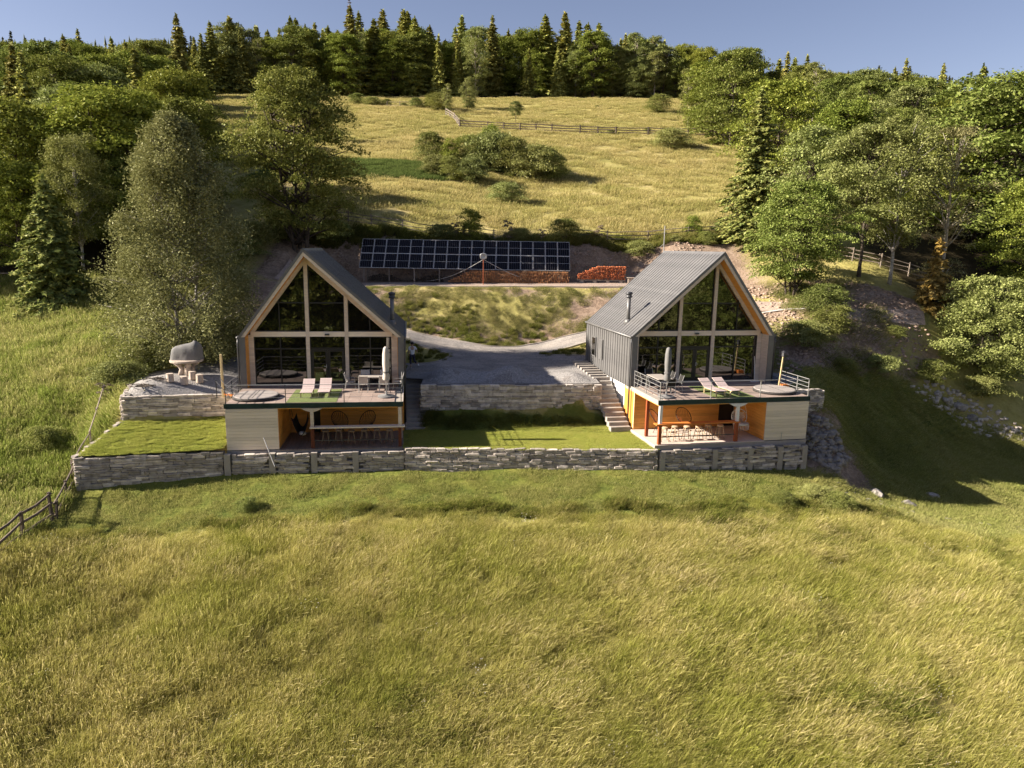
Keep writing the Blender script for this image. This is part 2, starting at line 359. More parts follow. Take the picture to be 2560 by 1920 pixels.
def H(x, y):
    x = np.asarray(x, float); y = np.asarray(y, float); sh = np.broadcast(x, y).shape
    xf = np.broadcast_to(x, sh).ravel(); yf = np.broadcast_to(y, sh).ravel(); out = np.empty(len(xf))
    for i in range(0, len(xf), 20000):
        a = xf[i:i+20000]; c = yf[i:i+20000]
        r2 = (a[:,None]-CP[None,:,0])**2 + (c[:,None]-CP[None,:,1])**2
        out[i:i+20000] = _phi(r2) @ _W[:-3] + _W[-3] + a*_W[-2] + c*_W[-1]
    out += np.where((yf > 70), 0.5*(fbm(xf*.05, yf*.05)-.5)*np.clip((yf-70)/20, 0, 1), 0)
    out += 0.16*(fbm(xf*.45+9, yf*.45)-.5)*np.where((yf < 32) | (yf > 75), 1, 0.25)
    w1 = np.clip((5.35-np.abs(xf))/.4, 0, 1)*((yf > 38) & (yf < 41.05+.095*xf))
    out = out*(1-w1) + w1*np.interp(yf-.095*xf, [38,39.5,40.85], [-2.9,-2.6,-1.4])
    w2 = np.clip((xf+20)/2, 0, 1)*np.clip((17-xf)/2, 0, 1)*np.clip((yf-59.2)/.8, 0, 1)*np.clip((67.2-yf)/.8, 0, 1)
    out = out*(1-w2) + w2*(4.76+.016*xf+.03*(yf-60))
    return out.reshape(sh)
def h(x, y): return float(H(x, y))
def pix_ray(u, v):
    d = C_FWD + C_RIGHT*((u-1280)/F_PX) - C_UP*((v-960)/F_PX); return d
def g(u, v, y0=14.0, y1=320.0):
    """where the line of sight through photo pixel (u,v) meets the ground"""
    d = pix_ray(u, v); t = np.geomspace(y0/d.y, y1/d.y, 700)
    X = CAM.x+d.x*t; Y = CAM.y+d.y*t; Z = CAM.z+d.z*t
    e = Z - H(X, Y); k = np.nonzero(e < 0)[0]
    i = k[0] if len(k) else len(t)-1
    if i > 0 and len(k): f = e[i-1]/(e[i-1]-e[i]); tt = t[i-1]+(t[i]-t[i-1])*f
    else: tt = t[i]
    return (CAM.x+d.x*tt, CAM.y+d.y*tt)
def at_y(u, v, y):
    d = pix_ray(u, v); t = y/d.y; return CAM + d*t

def inpoly(x, y, poly):
    x = np.asarray(x); y = np.asarray(y); r = np.zeros(x.shape, bool); n = len(poly)
    for i in range(n):
        x1, y1 = poly[i]; x2, y2 = poly[(i+1) % n]
        c = ((y1 > y) != (y2 > y)) & (x < (x2-x1)*(y-y1)/((y2-y1) or 1e-9)+x1); r ^= c
    return r
WX = [-21.0,-14.45,-5.55,7.75,16.4]; WY = [32.75,34.3,35.6,36.1,37.95]     # front line of the long wall
def wall_y(x): return np.interp(x, WX, WY)

xs = np.concatenate([-np.geomspace(62, 900, 26)[::-1], np.arange(-60, 60.1, .6), np.geomspace(62, 900, 26)])
ys = np.concatenate([np.arange(-90, 10, 5), np.arange(10, 32, .7), np.arange(32, 75, .5), np.arange(75, 230, 2.2), np.geomspace(232, 1000, 34)])
GX, GY = np.meshgrid(xs, ys); GZ = H(GX, GY)
nx, ny = len(xs), len(ys)
idx = np.arange(nx*ny).reshape(ny, nx)
quads = np.stack([idx[:-1,:-1], idx[:-1,1:], idx[1:,1:], idx[1:,:-1]], -1).reshape(-1, 4)

# where the ground is bare earth, lush, shaded forest litter
n1 = fbm(GX*.35, GY*.35); n2 = fbm(GX*.9+5, GY*.9)
def soft(v, a, b): return np.clip((v-a)/(b-a), 0, 1)
dirt = np.zeros_like(GX); lush = np.zeros_like(GX); litter = np.zeros_like(GX)
shelf = soft(GY, 59.2, 60.2)*(1-soft(GY, 69.3, 70.3))*soft(GX, -24, -20)*(1-soft(GX, 19, 24))
dirt = np.maximum(dirt, shelf)
bank = soft(GY, 51.5, 53)*(1-soft(GY, 59, 60))*soft(GX, -16, -12)*(1-soft(GX, 12, 15))
dirt = np.maximum(dirt, bank*np.clip(0.55+1.5*(n1-.5)+.35*(1-soft(GY, 52, 57)), 0.25, 0.9))
lush = np.maximum(lush, bank*np.clip(1.6*(n2-.3), 0, 1)*(1-soft(GY, 53, 57)))
back_l = soft(GX, -24, -21)*(1-soft(GX, -11, -9))*soft(GY, 49, 51)*(1-soft(GY, 59, 60))
dirt = np.maximum(dirt, back_l*.9)
cutR = inpoly(GX, GY, [(17,43),(20.5,46.6),(25,49.0),(29,50.0),(32,52.4),(32,57),(27,59.5),(18,61),(13,56),(16,47)])
dirt = np.where(cutR, np.clip(.55+1.6*(n1-.42), .25, 1), dirt)
dirt = np.maximum(dirt, inpoly(GX, GY, [(16.5,38),(17.2,45),(19.5,43),(21.5,38.5),(20,36.8)])*np.clip(.6+n2-.3, 0, 1))
dirt = np.maximum(dirt, inpoly(GX, GY, [(32,49.2),(38,50),(48,50.5),(48,48.4),(36,48.4)])*.8)
mown = soft(GY, wall_y(GX)-5.4, wall_y(GX)-4.2)*(1-soft(GY, wall_y(GX)+.3, wall_y(GX)+.5))*soft(GX, -23, -20)*(1-soft(GX, 15.5, 17.5))
lush = np.maximum(lush, mown*.75)
leftm = (GX < np.interp(GY, [20,26,32.7,36.3,40,44,50], [-17,-20,-21.0,-20.4,-21.8,-21.5,-21])) & (GY < 60)
lush = np.where(leftm, np.clip(.45+1.2*(n1-.5), .1, .9), lush)
lush = np.maximum(lush, soft(GX, 16.8, 18)*(1-soft(GY, 49, 51))*soft(GY, 33, 36)*.7)
lush = np.maximum(lush, inpoly(GX, GY, [(-5.6,38),(5.6,38.6),(5.6,41.2),(-5.6,40.6)])*1.0)
gf = inpoly(GX, GY, [(-34,90),(-34,104),(-11,105.5),(-9,94.5)])
lush = np.where(gf, 1.0, lush)
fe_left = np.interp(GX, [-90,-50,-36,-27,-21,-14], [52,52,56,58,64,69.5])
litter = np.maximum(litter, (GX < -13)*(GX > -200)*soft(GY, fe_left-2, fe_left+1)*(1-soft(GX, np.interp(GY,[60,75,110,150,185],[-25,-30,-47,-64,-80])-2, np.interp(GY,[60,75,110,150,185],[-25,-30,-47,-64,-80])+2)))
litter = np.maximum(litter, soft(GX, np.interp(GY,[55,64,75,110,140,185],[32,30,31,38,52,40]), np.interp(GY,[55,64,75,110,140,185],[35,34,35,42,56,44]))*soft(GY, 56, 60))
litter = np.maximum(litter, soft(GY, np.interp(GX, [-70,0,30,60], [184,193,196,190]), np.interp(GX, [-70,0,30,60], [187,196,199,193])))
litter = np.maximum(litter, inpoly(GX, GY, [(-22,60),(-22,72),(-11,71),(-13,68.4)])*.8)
ter = fast_mesh('ground', np.stack([GX, GY, GZ], -1).reshape(-1, 3), quads, None, 4, True)
ter.materials.clear()
ca = ter.color_attributes.new('zone', 'FLOAT_COLOR', 'POINT')
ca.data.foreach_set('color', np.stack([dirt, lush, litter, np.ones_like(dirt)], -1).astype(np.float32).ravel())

m, nt, b = nodes_of('hillside_ground')
p = position(nt)
at = nt.nodes.new('ShaderNodeVertexColor'); at.layer_name = 'zone'
sp = nt.nodes.new('ShaderNodeSeparateColor'); nt.links.new(at.outputs['Color'], sp.inputs[0])
big = noise(nt, p, 0.09, 5, 0.6, 0.6, (1, 1.8, 1)); mid = noise(nt, p, 0.55, 5, 0.65, 0.4, (1, 1.3, 1)); fine = noise(nt, p, 5.0, 5, 0.75)
streak = noise(nt, p, 1.6, 6, 0.8, 0.2, (1, .28, 1))
straw = ramp(nt, big, [(0.30, (0.25,0.24,0.08)), (0.48, (0.43,0.375,0.135)), (0.62, (0.47,0.385,0.175)), (0.75, (0.37,0.27,0.17))])
straw = mixc(nt, maprange(nt, mid, 0.46, 0.68, 0, .55), straw, (0.25, 0.225, 0.045))
straw = mixc(nt, maprange(nt, streak, 0.35, 0.62, .42, 0), straw, (0.13, 0.115, 0.03))
green = ramp(nt, mid, [(0.28, (0.07,0.095,0.02)), (0.55, (0.15,0.165,0.035)), (0.75, (0.25,0.235,0.06))])
earth = ramp(nt, mid, [(0.25, (0.18,0.125,0.085)), (0.5, (0.36,0.26,0.19)), (0.75, (0.49,0.38,0.30))])
earth = mixc(nt, maprange(nt, fine, 0.42, 0.62, 0.5, 0), earth, (0.11, 0.075, 0.055))
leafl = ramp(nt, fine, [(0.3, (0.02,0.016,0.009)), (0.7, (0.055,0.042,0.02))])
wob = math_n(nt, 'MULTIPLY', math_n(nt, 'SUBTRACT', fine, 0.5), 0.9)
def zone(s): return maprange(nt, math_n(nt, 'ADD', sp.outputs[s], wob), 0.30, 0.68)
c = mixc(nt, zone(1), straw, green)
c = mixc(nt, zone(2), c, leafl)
c = mixc(nt, zone(0), c, earth)
nt.links.new(c, b.inputs['Base Color']); b.inputs['Roughness'].default_value = 0.95; b.inputs['Specular IOR Level'].default_value = 0.08
add_bump(nt, b, fine, 1.0, 0.12)
ter.materials.append(m); MT['ground'] = m
tag(link('hillside', ter), kind='structure')

# ------------------------------------------------------------------ sheets laid on the ground
def sheet(name, poly, mat, lift=0.04, step=0.7, zf=None, thick=0.0):
    """polygon filled and cut on a fine grid, laid on the ground"""
    bm = bmesh.new()
    vs = [bm.verts.new((x, y, 0)) for x, y in poly]; bm.faces.new(vs)
    x0, x1 = min(p[0] for p in poly), max(p[0] for p in poly); y0, y1 = min(p[1] for p in poly), max(p[1] for p in poly)
    for a in np.arange(x0+step, x1, step):
        bmesh.ops.bisect_plane(bm, geom=bm.verts[:]+bm.edges[:]+bm.faces[:], plane_co=(a,0,0), plane_no=(1,0,0))
    for a in np.arange(y0+step, y1, step):
        bmesh.ops.bisect_plane(bm, geom=bm.verts[:]+bm.edges[:]+bm.faces[:], plane_co=(0,a,0), plane_no=(0,1,0))
    co = np.array([v.co[:] for v in bm.verts]); z = (zf(co[:,0], co[:,1]) if zf else H(co[:,0], co[:,1])) + lift
    for v, zz in zip(bm.verts, z): v.co.z = zz
    bmesh.ops.triangulate(bm, faces=[f for f in bm.faces if len(f.verts) > 4])
    me = bpy.data.meshes.new(name); bm.to_mesh(me); bm.free(); me.materials.append(mat); me.shade_smooth()
    return tag(link(name, me), kind='structure')
def smooth_line(pts, n=8):
    P = [Vector((*p, 0)) for p in pts]; out = []
    for i in range(len(P)-1):
        a, b, c, d = P[max(i-1,0)], P[i], P[i+1], P[min(i+2, len(P)-1)]
        for k in range(n):
            t = k/n; q = .5*((2*b)+(-a+c)*t+(2*a-5*b+4*c-d)*t*t+(-a+3*b-3*c+d)*t**3); out.append((q.x, q.y))
    out.append((P[-1].x, P[-1].y)); return out

bank_foot = smooth_line([(-12.5,56.6),(-8.3,54.3),(-5.8,53.9),(-3.4,53.2),(-1.5,52.95),(0.3,53.3),(2.0,54.3),(5.6,54.8),(9,56.4)], 6)
isl_l = smooth_line([(-9.6,53.3),(-8.1,52.3),(-6.0,51.0),(-4.75,50.1),(-4.4,49.6),(-4.5,48.4),(-5.0,47.25),(-6.0,47.0),(-8.6,46.6)], 5)
isl_r = smooth_line([(8.5,54.0),(5.4,52.1),(3.4,51.2),(2.2,50.7),(2.0,50.35),(2.5,50.0),(5.4,49.7),(7.5,49.6)], 5)
court = [(-5.3,40.75),(4.75,41.65),(4.6,44.5),(4.9,49.0),(6.3,49.4)] + isl_r[::-1] + bank_foot[::-1][1:-1] + isl_l + [(-6.9,46.4),(-6.75,42.4),(-5.4,42.2)]
yard_z = lambda x, y: np.maximum(H(x, y), np.interp(y, [40,44,48,51,53], [.0,.08,.27,.45,.60]))
sheet('drive', court, MT['drive'], 0.06, 0.6, zf=yard_z)
def grav_poly(): return [(4.75,41.7),(5.25,41.8),(4.9,49.1),(3.2,46.2),(1.0,44.6),(-2,44.2),(-6.6,44.4),(-6.7,42.45),(-5.35,42.25),(-5.3,40.8)]
sheet('gravel_yard', grav_poly(), MT['gravel'], 0.085, 0.6, zf=yard_z)
terr = [(-20.35,36.25),(-15.15,37.6),(-15.55,39.6),(-16.9,48.6),(-19.2,48.3),(-20.6,45.6),(-22.0,43.3),(-22.4,41.6),(-21.8,40.2),(-21.0,38.4)]
sheet('gravel_terrace', terr, MT['gravel'], 0.06, 0.7)
terR = [(16.15,40.8),(18.3,41.2),(18.2,44.2),(16.6,46.5),(14.8,46.3)]
sheet('gravel_side_yard', terR, MT['gravel'], 0.10, 0.7)

m, nt, b = nodes_of('mown_lawn'); p = position(nt)
mid = noise(nt, p, 0.8, 5, 0.65, 0.3, (1, 1.6, 1)); fine = noise(nt, p, 14, 4, 0.7)
c = ramp(nt, mid, [(0.3, (0.14,0.16,0.03)), (0.55, (0.22,0.225,0.045)), (0.75, (0.31,0.285,0.08))])
c = mixc(nt, maprange(nt, fine, 0.3, 0.6, .45, 0), c, (0.06, 0.075, 0.015))
nt.links.new(c, b.inputs['Base Color']); b.inputs['Roughness'].default_value = 0.95; b.inputs['Specular IOR Level'].default_value = 0.1
add_bump(nt, b, fine, 1.0, 0.05); MT['lawn'] = m
lawn_mid = [(-5.6,35.72),(7.9,36.22),(7.3,38.5),(6.8,40.2),(5.3,40.6),(-5.2,40.0),(-6.2,39.6)]
sheet('lawn', lawn_mid, MT['lawn'], 0.0, 0.9, zf=lambda x, y: -2.36 + 0.02*fbm(x*.7, y*.7) + np.maximum(0, (y-39.6))*.25)
lawn_z = {'mid': lambda x, y: -2.36+np.maximum(0, (y-39.6))*.25, 'low': lambda x, y: np.interp(y-(x+20.5)*.2, [32.6,36.3], [-2.32,-1.22])}
lawn_l = [(-20.85,32.86),(-14.5,34.34),(-15.2,37.9),(-20.3,36.6)]
sheet('lawn_lower', lawn_l, MT['lawn'], 0.0, 0.6, zf=lambda x, y: np.interp(y-(x+20.5)*.2, [32.6,36.3], [-2.32,-1.22]) + 0.02*fbm(x*.7, y*.7))
kerb_n = [0]
def kerb(line, w=.14, hgt=.12, lift=.0):
    me = MB(); P = [Vector((x, y, max(h(x, y), float(np.interp(y, [40,44,48,51,53,53.01], [.0,.08,.27,.45,.60,-9])))+lift)) for x, y in line]
    for a, b_ in zip(P[:-1], P[1:]): me.bar(a+Vector((0,0,hgt/2-.02)), b_+Vector((0,0,hgt/2-.02)), w, hgt)
    return tag(me.build('kerb', MT['concrete']), kind='structure')
kerb(bank_foot); kerb(isl_l); kerb(isl_r)
kerb([(x, 59.75+.012*x+.07*math.sin(x*.3)) for x in np.arange(-14, 12, 1.0)], .12, .1)
up_road = [(x, 60.0+.07*math.sin(x*.3)+.012*x) for x in np.arange(-20, 16, 1.0)] + [(x, 64.2+.2*math.sin(x*.5)) for x in np.arange(16, -21, -1.0)]
MT['upper_road'] = gravel('pinkish_road', (0.36,0.27,0.22), (0.50,0.40,0.34), (0.52,0.39,0.31))
sheet('upper_road', up_road, MT['upper_road'], 0.05, 0.9)
side_road = smooth_line([(11,58.2),(16,56.2),(20,54.2),(24.2,52.6),(28,53.0),(31.5,54.2)], 5) + smooth_line([(32,55.6),(28.3,54.6),(24.6,54.3),(20.6,56),(16.5,58.4),(11,60.6)], 5)
sheet('side_road', side_road, MT['upper_road'], 0.06, 0.9)

# ------------------------------------------------------------------ dry stone walls, stone by stone
def stone_proto(seed):
    r = random.Random(seed); bm = bmesh.new(); bmesh.ops.create_cube(bm, size=1.0)
    for v in bm.verts: v.co += Vector((r.uniform(-.09,.09), r.uniform(-.10,.06), r.uniform(-.10,.10)))
    bmesh.ops.bevel(bm, geom=bm.edges[:], offset=.10, segments=1, affect='EDGES', clamp_overlap=True)
    me = bpy.data.meshes.new('stone'); bm.to_mesh(me); bm.free(); me.materials.append(MT['stone']); return me
STONES = [stone_proto(i) for i in range(9)]
def stone_wall(name, label, path, seed=1, skip=(), core_back=.35, most=300, hmin=.07, hmax=.17, lmin=.18, lmax=.62):
    """path: (x, y, z_top, z_foot) points from left to right seen from the front"""
    r = random.Random(seed); o = Vector((path[0][0], path[0][1], path[0][3]))
    root = thing(name, label, 'stone wall', o)
    core = MB(); cand = []
    for (x0,y0,t0,b0), (x1,y1,t1,b1) in zip(path[:-1], path[1:]):
        a = Vector((x0,y0,0)); d = Vector((x1-x0,y1-y0,0)); L = d.length; d.normalize(); n = Vector((d.y,-d.x,0))
        ang = math.atan2(d.y, d.x)
        q = [a-n*.05, a+d*L-n*.05, a+d*L-n*core_back, a-n*core_back]
        zt = [t0-.05, t1-.05, t1-.05, t0-.05]; zb = [b0-.5, b1-.5, b1-.5, b0-.5]
        v = [Vector((p.x,p.y,z))-o for p, z in zip(q, zb)] + [Vector((p.x,p.y,z))-o for p, z in zip(q, zt)]
        core.add(v, [(0,3,2,1),(4,5,6,7),(0,1,5,4),(1,2,6,5),(2,3,7,6),(3,0,4,7)])
        z = max(t0, t1) ; zlow = min(b0, b1)-.25
        while z > zlow:
            hh = r.uniform(hmin, hmax); s = -r.uniform(0, .3)
            while s < L:
                ln = r.uniform(lmin, lmax) * (1.0 if hh > .15 else 1.25)
                e = min(s+ln, L)
                if e-max(s,0) > .1:
                    m_ = (max(s,0)+e)/2; f = m_/L; top = t0+(t1-t0)*f; foot = b0+(b1-b0)*f
                    bad = any(k0 < x0+d.x*m_ < k1 for k0, k1 in skip)
                    if z-hh*.4 < top and z > foot-.05 and not bad:
                        w = e-max(s,0)-.02
                        p = a + d*m_ - n*.02; zz = min(z, top+r.uniform(-.06,.07))
                        sz = (w*1.06, r.uniform(.20,.26), (zz-(z-hh))*1.04-.012)
                        c = Vector((p.x, p.y, (zz+z-hh)/2)) - o + n*(r.uniform(-.03,.035)-.02)
                        cand.append((w*hh, c, (r.uniform(-.05,.05), r.uniform(-.04,.04), ang+r.uniform(-.04,.04)), sz, r.randrange(9)))
                s = e
            z -= hh
    core.build('mortar_core', MT['mortar'], root)
    cand.sort(key=lambda t: -t[0])
    for (_, c, rot, sz, k) in cand[:most]: link('stone', STONES[k], root, c, rot, sz)
    if len(cand) > most:
        V = []; Fc = []; off = 0; bm = bmesh.new()
        for (_, c, rot, sz, k) in cand[most:]:
            mm = Matrix.LocRotScale(c, Matrix.Identity(3).to_euler() if 0 else __import__('mathutils').Euler(rot), sz)
            s0 = len(bm.verts); bm.from_mesh(STONES[k]); bm.verts.ensure_lookup_table()
            bmesh.ops.transform(bm, matrix=mm, verts=bm.verts[s0:])
        me = bpy.data.meshes.new('small_stones'); bm.to_mesh(me); bm.free(); me.materials.append(MT['stone'])
        tag(link('small_stones', me, root), kind='stuff')
    return root
PIERS_L = [-14.25,-12.1,-10.05,-8.0]; PIERS_R = [8.0,10.95,13.0,14.75,16.2]
fw_path = [(x, float(wall_y(x)), zt, zb) for x, zt, zb in [(-21,-2.27,-4.1),(-14.45,-2.27,-3.7),(-14.40,-2.45,-3.7),(-5.55,-2.45,-3.55),(-5.5,-2.3,-3.55),(1.0,-2.3,-3.55),(7.75,-2.3,-3.55),(7.8,-2.36,-3.55),(16.4,-2.36,-4.05)]]
front_wall = stone_wall('retaining_wall', 'long low grey stone retaining wall in front of both cabins', fw_path, 5,
    skip=[(p-.2, p+.2) for p in PIERS_L+PIERS_R])
o = front_wall.location
for px_ in PIERS_L + PIERS_R:
    y_ = float(wall_y(px_)); sl = math.atan2(1.3, 8.9) if px_ < 0 else math.atan2(1.85, 8.65)
    mb = MB(); mb.box(-.15, .15, -.105, .25, -4.4-o.z, -2.44-o.z)
    mb.build('concrete_pier', MT['concrete'], front_wall, loc=(px_-o.x, y_-o.y, 0), rot=(0,0,sl))
rw = stone_wall('side_wall', 'short stone wall closing the lower lawn at its left end', [(-20.45,36.4,-1.15,-2.2),(-21.02,32.8,-2.27,-4.0)], 9, core_back=.3)
up_left = stone_wall('terrace_wall', 'brownish stone wall under the gravel terrace left of the cabins', [(-20.4,36.2,.03,-1.3),(-14.9,37.55,.03,-1.55)], 11)
up_left2 = stone_wall('terrace_end_wall', 'short stone return at the far left end of the gravel terrace', [(-22.1,40.6,-.02,-.6),(-20.42,36.25,.03,-1.6)], 12)
mid_wall = stone_wall('courtyard_wall', 'stone wall holding up the gravel courtyard between the two cabins', [(-5.3,40.45,.12,-1.2),(5.35,41.5,.12,-1.25)], 13, lmin=.25, lmax=.75, hmin=.10, hmax=.22)
r_wall = stone_wall('side_yard_wall', 'stone wall behind the right deck beside the rubble slope', [(15.6,40.2,.28,-2.0),(18.4,41.1,.12,-.8)], 14)
# ------------------------------------------------------------------ cabins
HE, HA, WI, WOUT, DEP, REC = 2.88, 7.65, 5.34, 3.56, 8.5, 0.72
BZ = -2.40                         # lower floor, below the deck
POSE = {'L': ((-11.487, 39.187, 0.07), 0.143, 1), 'R': ((12.076, 41.45, 0.263), 0.21, -1)}
def to_world(side, s, y, z=0.0):
    (x0, y0, z0), a, m_ = POSE[side]; x = m_*s
    return Vector((x0+math.cos(a)*x-math.sin(a)*y, y0+math.sin(a)*x+math.cos(a)*y, z0+z))
def roof_z(s): return HA-(HA-HE)*(s/WI if s > 0 else -s/WOUT)
def clip(poly, a, b_, c):
    """keep a*x+b*z<=c"""
    out = []
    for i in range(len(poly)):
        p, q = poly[i], poly[(i+1) % len(poly)]; dp = a*p[0]+b_*p[1]-c; dq = a*q[0]+b_*q[1]-c
        if dp <= 0: out.append(p)
        if (dp < 0 < dq) or (dq < 0 < dp):
            t = dp/(dp-dq); out.append((p[0]+(q[0]-p[0])*t, p[1]+(q[1]-p[1])*t))
    return out
def under_roof(poly, drop):
    poly = clip(poly, (HA-HE)/WI, 1, HA-drop)
    return clip(poly, -(HA-HE)/WOUT, 1, HA-drop)

def cabin(side, label):
    loc, a, m_ = POSE[side]
    root = thing('cabin', label, 'house', loc, a)
    X = lambda s: m_*s
    bx = lambda mb, s0, s1, y0, y1, z0, z1: mb.box(X(s0), X(s1), y0, y1, z0, z1)
    # --- roof: standing seam sheets on a slab, one slope each
    npan = 21; pw = DEP/npan
    for nm, sg, run in (('inner', 1, WI), ('outer', -1, WOUT)):
        L = math.hypot(run+.06, HA-HE); ang = math.atan2(HA-HE, run)
        d = Vector((X(sg)*math.cos(ang), 0, -math.sin(ang))); n = Vector((X(sg)*math.sin(ang), 0, math.cos(ang)))
        top = Vector((0, 0, HA)); at0 = lambda k: Vector((0, 0, HA+k/math.cos(ang)))
        slab = MB(); t = .22
        q = [at0(-.03), top+d*L-n*.03, top+d*L-n*t, at0(-t)]
        slab.prism_y([(p.x, p.z) for p in q], .012, DEP-.012)
        roof = slab.build('roof', MT['metal_dark'], root)
        pm = MB(); seam = .035
        A, B = top+n*.0, top+d*L
        for y0, y1, hh in ((.006, pw-.03, .012), (pw-.03, pw+.004, seam)):
            q = [at0(-.025), B-n*.025, B+n*hh, at0(hh)]
            pm.prism_y([(p.x, p.z) for p in q], y0, y1)
        me = pm.mesh('roof_panel', MT['metal_sheet'])
        for k in range(npan): link('roof_panel', me, roof, (0, k*pw, 0))
        # verge trim at the gable and soffit boards
        vb = MB(); q = [at0(.05), top+d*(L+.01)+n*.05, top+d*(L+.01)-n*.09, at0(-.09)]
        vb.prism_y([(p.x, p.z) for p in q], -.05, .0); vb.build('verge_trim', MT['metal_sheet'], roof)
        vb = MB(); q = [at0(-.093), top+d*(L-.02)-n*.093, top+d*(L-.02)-n*.25, at0(-.25)]
        vb.prism_y([(p.x, p.z) for p in q], -.03, .0); vb.build('verge_board', MT['larch'], roof)
        so = MB(); q = [at0(-t-.005), top+d*(L-.1)-n*(t+.005), top+d*(L-.1)-n*(t+.03), at0(-t-.03)]
        so.prism_y([(p.x, p.z) for p in q], .03, REC-.02); so.build('soffit', MT['pine'], roof)
    rc = MB(); rc.prism_y([(-.16, HA-.12), (0, HA+.06), (.16, HA-.12), (.14, HA-.15), (0, HA+.02), (-.14, HA-.15)], -.05, DEP)
    rc.build('ridge_cap', MT['metal_sheet'], root)
    # --- side walls: core and upright metal sheets
    for nm, s, sg in (('inner', WI, 1), ('outer', -WOUT, -1)):
        wl_ = MB(); bx(wl_, s-sg*.30, s-sg*.06, .0, DEP-.02, -.12, HE-.12); wallo = wl_.build('side_wall', MT['larch'], root)
        pm = MB(); pm.box(-.03, .03, .006, pw-.035, -.10, HE-.08); pm.box(-.03*1, .062, pw-.035, pw+.002, -.10, HE-.08)
        if X(sg) < 0: pm.v = [(-x, y, z) for x, y, z in pm.v]
        me = pm.mesh('wall_sheet', MT['metal_sheet'])
        for k in range(npan): link('wall_sheet', me, wallo, (X(s-sg*.03), k*pw, 0))
        ct = MB(); bx(ct, s-sg*.31, s+sg*.02, -.045, -.0, -.1, HE-.02); ct.build('corner_trim', MT['metal_sheet'], wallo)
        dp = MB(); dp.tube([(X(s+sg*.07), -.02, HE-.12), (X(s+sg*.09), -.03, HE-.4), (X(s+sg*.09), -.03, (BZ if sg > 0 else .1))], .045, 8)
        dp.build('downpipe', MT['metal_dark'], wallo, True)
        gt = MB(); gt.tube([(X(s+sg*.10), -.02, HE-.05), (X(s+sg*.10), DEP, HE-.05)], .07, 8); gt.build('gutter', MT['metal_sheet'], wallo, True)
        lin = MB()
        nb = 17
        for k in range(nb): bx(lin, s-sg*.30, s-sg*.335, .02, REC-.02, k*.17, k*.17+.16)
        lin.build('inner_lining', MT['pine' if side == 'L' else 'larch'], wallo)
    bw = MB(); bw.prism_y([(X(-WOUT+.31), -.1), (X(WI-.31), -.1), (X(WI-.31), HE-.1), (0, HA-.42), (X(-WOUT+.31), HE-.1)], DEP-.3, DEP-.03)
    bw.build('rear_wall', MT['larch'], root)
    # --- glazed gable, set back under the roof
    y0, y1 = REC, REC+.16
    fr = MB()
    wall = fr
    for s0, s1 in ((-3.26,-2.95), (4.66,5.04)):
        for k in range(17):
            b_ = MB(); bx(b_, s0, s1, y0+.03, y1, k*.17, k*.17+.163)
            b_.build('siding_board', MT['larch_h'], root)
    for s in (0.0, 2.15):
        b_ = MB(); p = under_roof([(s-.10, 0), (s+.10, 0), (s+.10, 9), (s-.10, 9)], .62)
        b_.prism_y([(X(x), z) for x, z in p], y0-.04, y1); b_.build('gable_post', MT['larch'], root)
    b_ = MB(); bx(b_, -3.05, 4.72, y0-.02, y1+.02, 2.80, 3.08); b_.build('cross_beam', MT['larch_h'], root)
    b_ = MB(); bx(b_, -2.96, 4.66, y0-.03, y1+.02, -.04, .07); b_.build('door_sill', MT['larch_h'], root)
    for sg, run in ((1, WI), (-1, WOUT)):
        ang = math.atan2(HA-HE, run); vz = lambda s, dd: HA-(HA-HE)/run*s-dd
        e = run-.62 if sg > 0 else run-.45
        b_ = MB(); b_.prism_y([(0, HA-.30), (X(sg*e), vz(e, .30)), (X(sg*e), vz(e, .72)), (0, HA-.72)], y0-.01, y1+.01)
        b_.build('rafter_board', MT['larch'], root)
    lm = MB(); bx(lm, .95, 1.2, y0-.12, y0-.02, 2.88, 2.97); lm.build('wall_lamp', MT['metal_dark'], root)
    # panes, cell by cell
    ry = random.Random(3 if side == 'L' else 4)
    def pane(p, name='window_pane'):
        if len(p) < 3: return
        area = abs(sum(p[i][0]*p[(i+1)%len(p)][1]-p[(i+1)%len(p)][0]*p[i][1] for i in range(len(p))))/2
        if area < .02: return
        cx = sum(q[0] for q in p)/len(p); cz = sum(q[1] for q in p)/len(p)
        b_ = MB(); b_.prism_y([(X(q[0]-cx), q[1]-cz) for q in p], 0, .02)
        b_.build(name, MT['glass'], root, loc=(X(cx), y0+.10, cz), rot=(R(ry.uniform(-.35,.35)), 0, R(ry.uniform(-.5,.5))))
    bars = []
    for s0, s1 in ((-2.95,-.10), (2.25,4.66)):
        sm = (s0+s1)/2
        for a0, a1 in ((s0, sm), (sm, s1)):
            for z0_, z1_ in ((.07, 2.10), (2.10, 2.80)): pane([(a0+.03,z0_+.03),(a1-.03,z0_+.03),(a1-.03,z1_-.03),(a0+.03,z1_-.03)])
            for z0_, z1_ in ((3.08, 4.70), (4.70, 7.5)): pane(under_roof([(a0+.03,z0_+.03),(a1-.03,z0_+.03),(a1-.03,z1_-.03),(a0+.03,z1_-.03)], .74))
        bars.append((sm-.035, sm+.035, .07, 2.80)); bars.append((s0, s1, 2.065, 2.135))
        bars.append((sm-.03, sm+.03, 3.08, 7.5)); bars.append((s0, s1, 4.665, 4.735))
        bars += [(s0, s0+.05, .07, 2.8), (s1-.05, s1, .07, 2.8), (s0, s0+.05, 3.08, 7.5), (s1-.05, s1, 3.08, 7.5), (s0+.06, s1-.06, .07, .13), (s0+.06, s1-.06, 2.74, 2.8), (s0+.06, s1-.06, 3.08, 3.14)]
    s0, s1 = .10, 2.05; sm = (s0+s1)/2
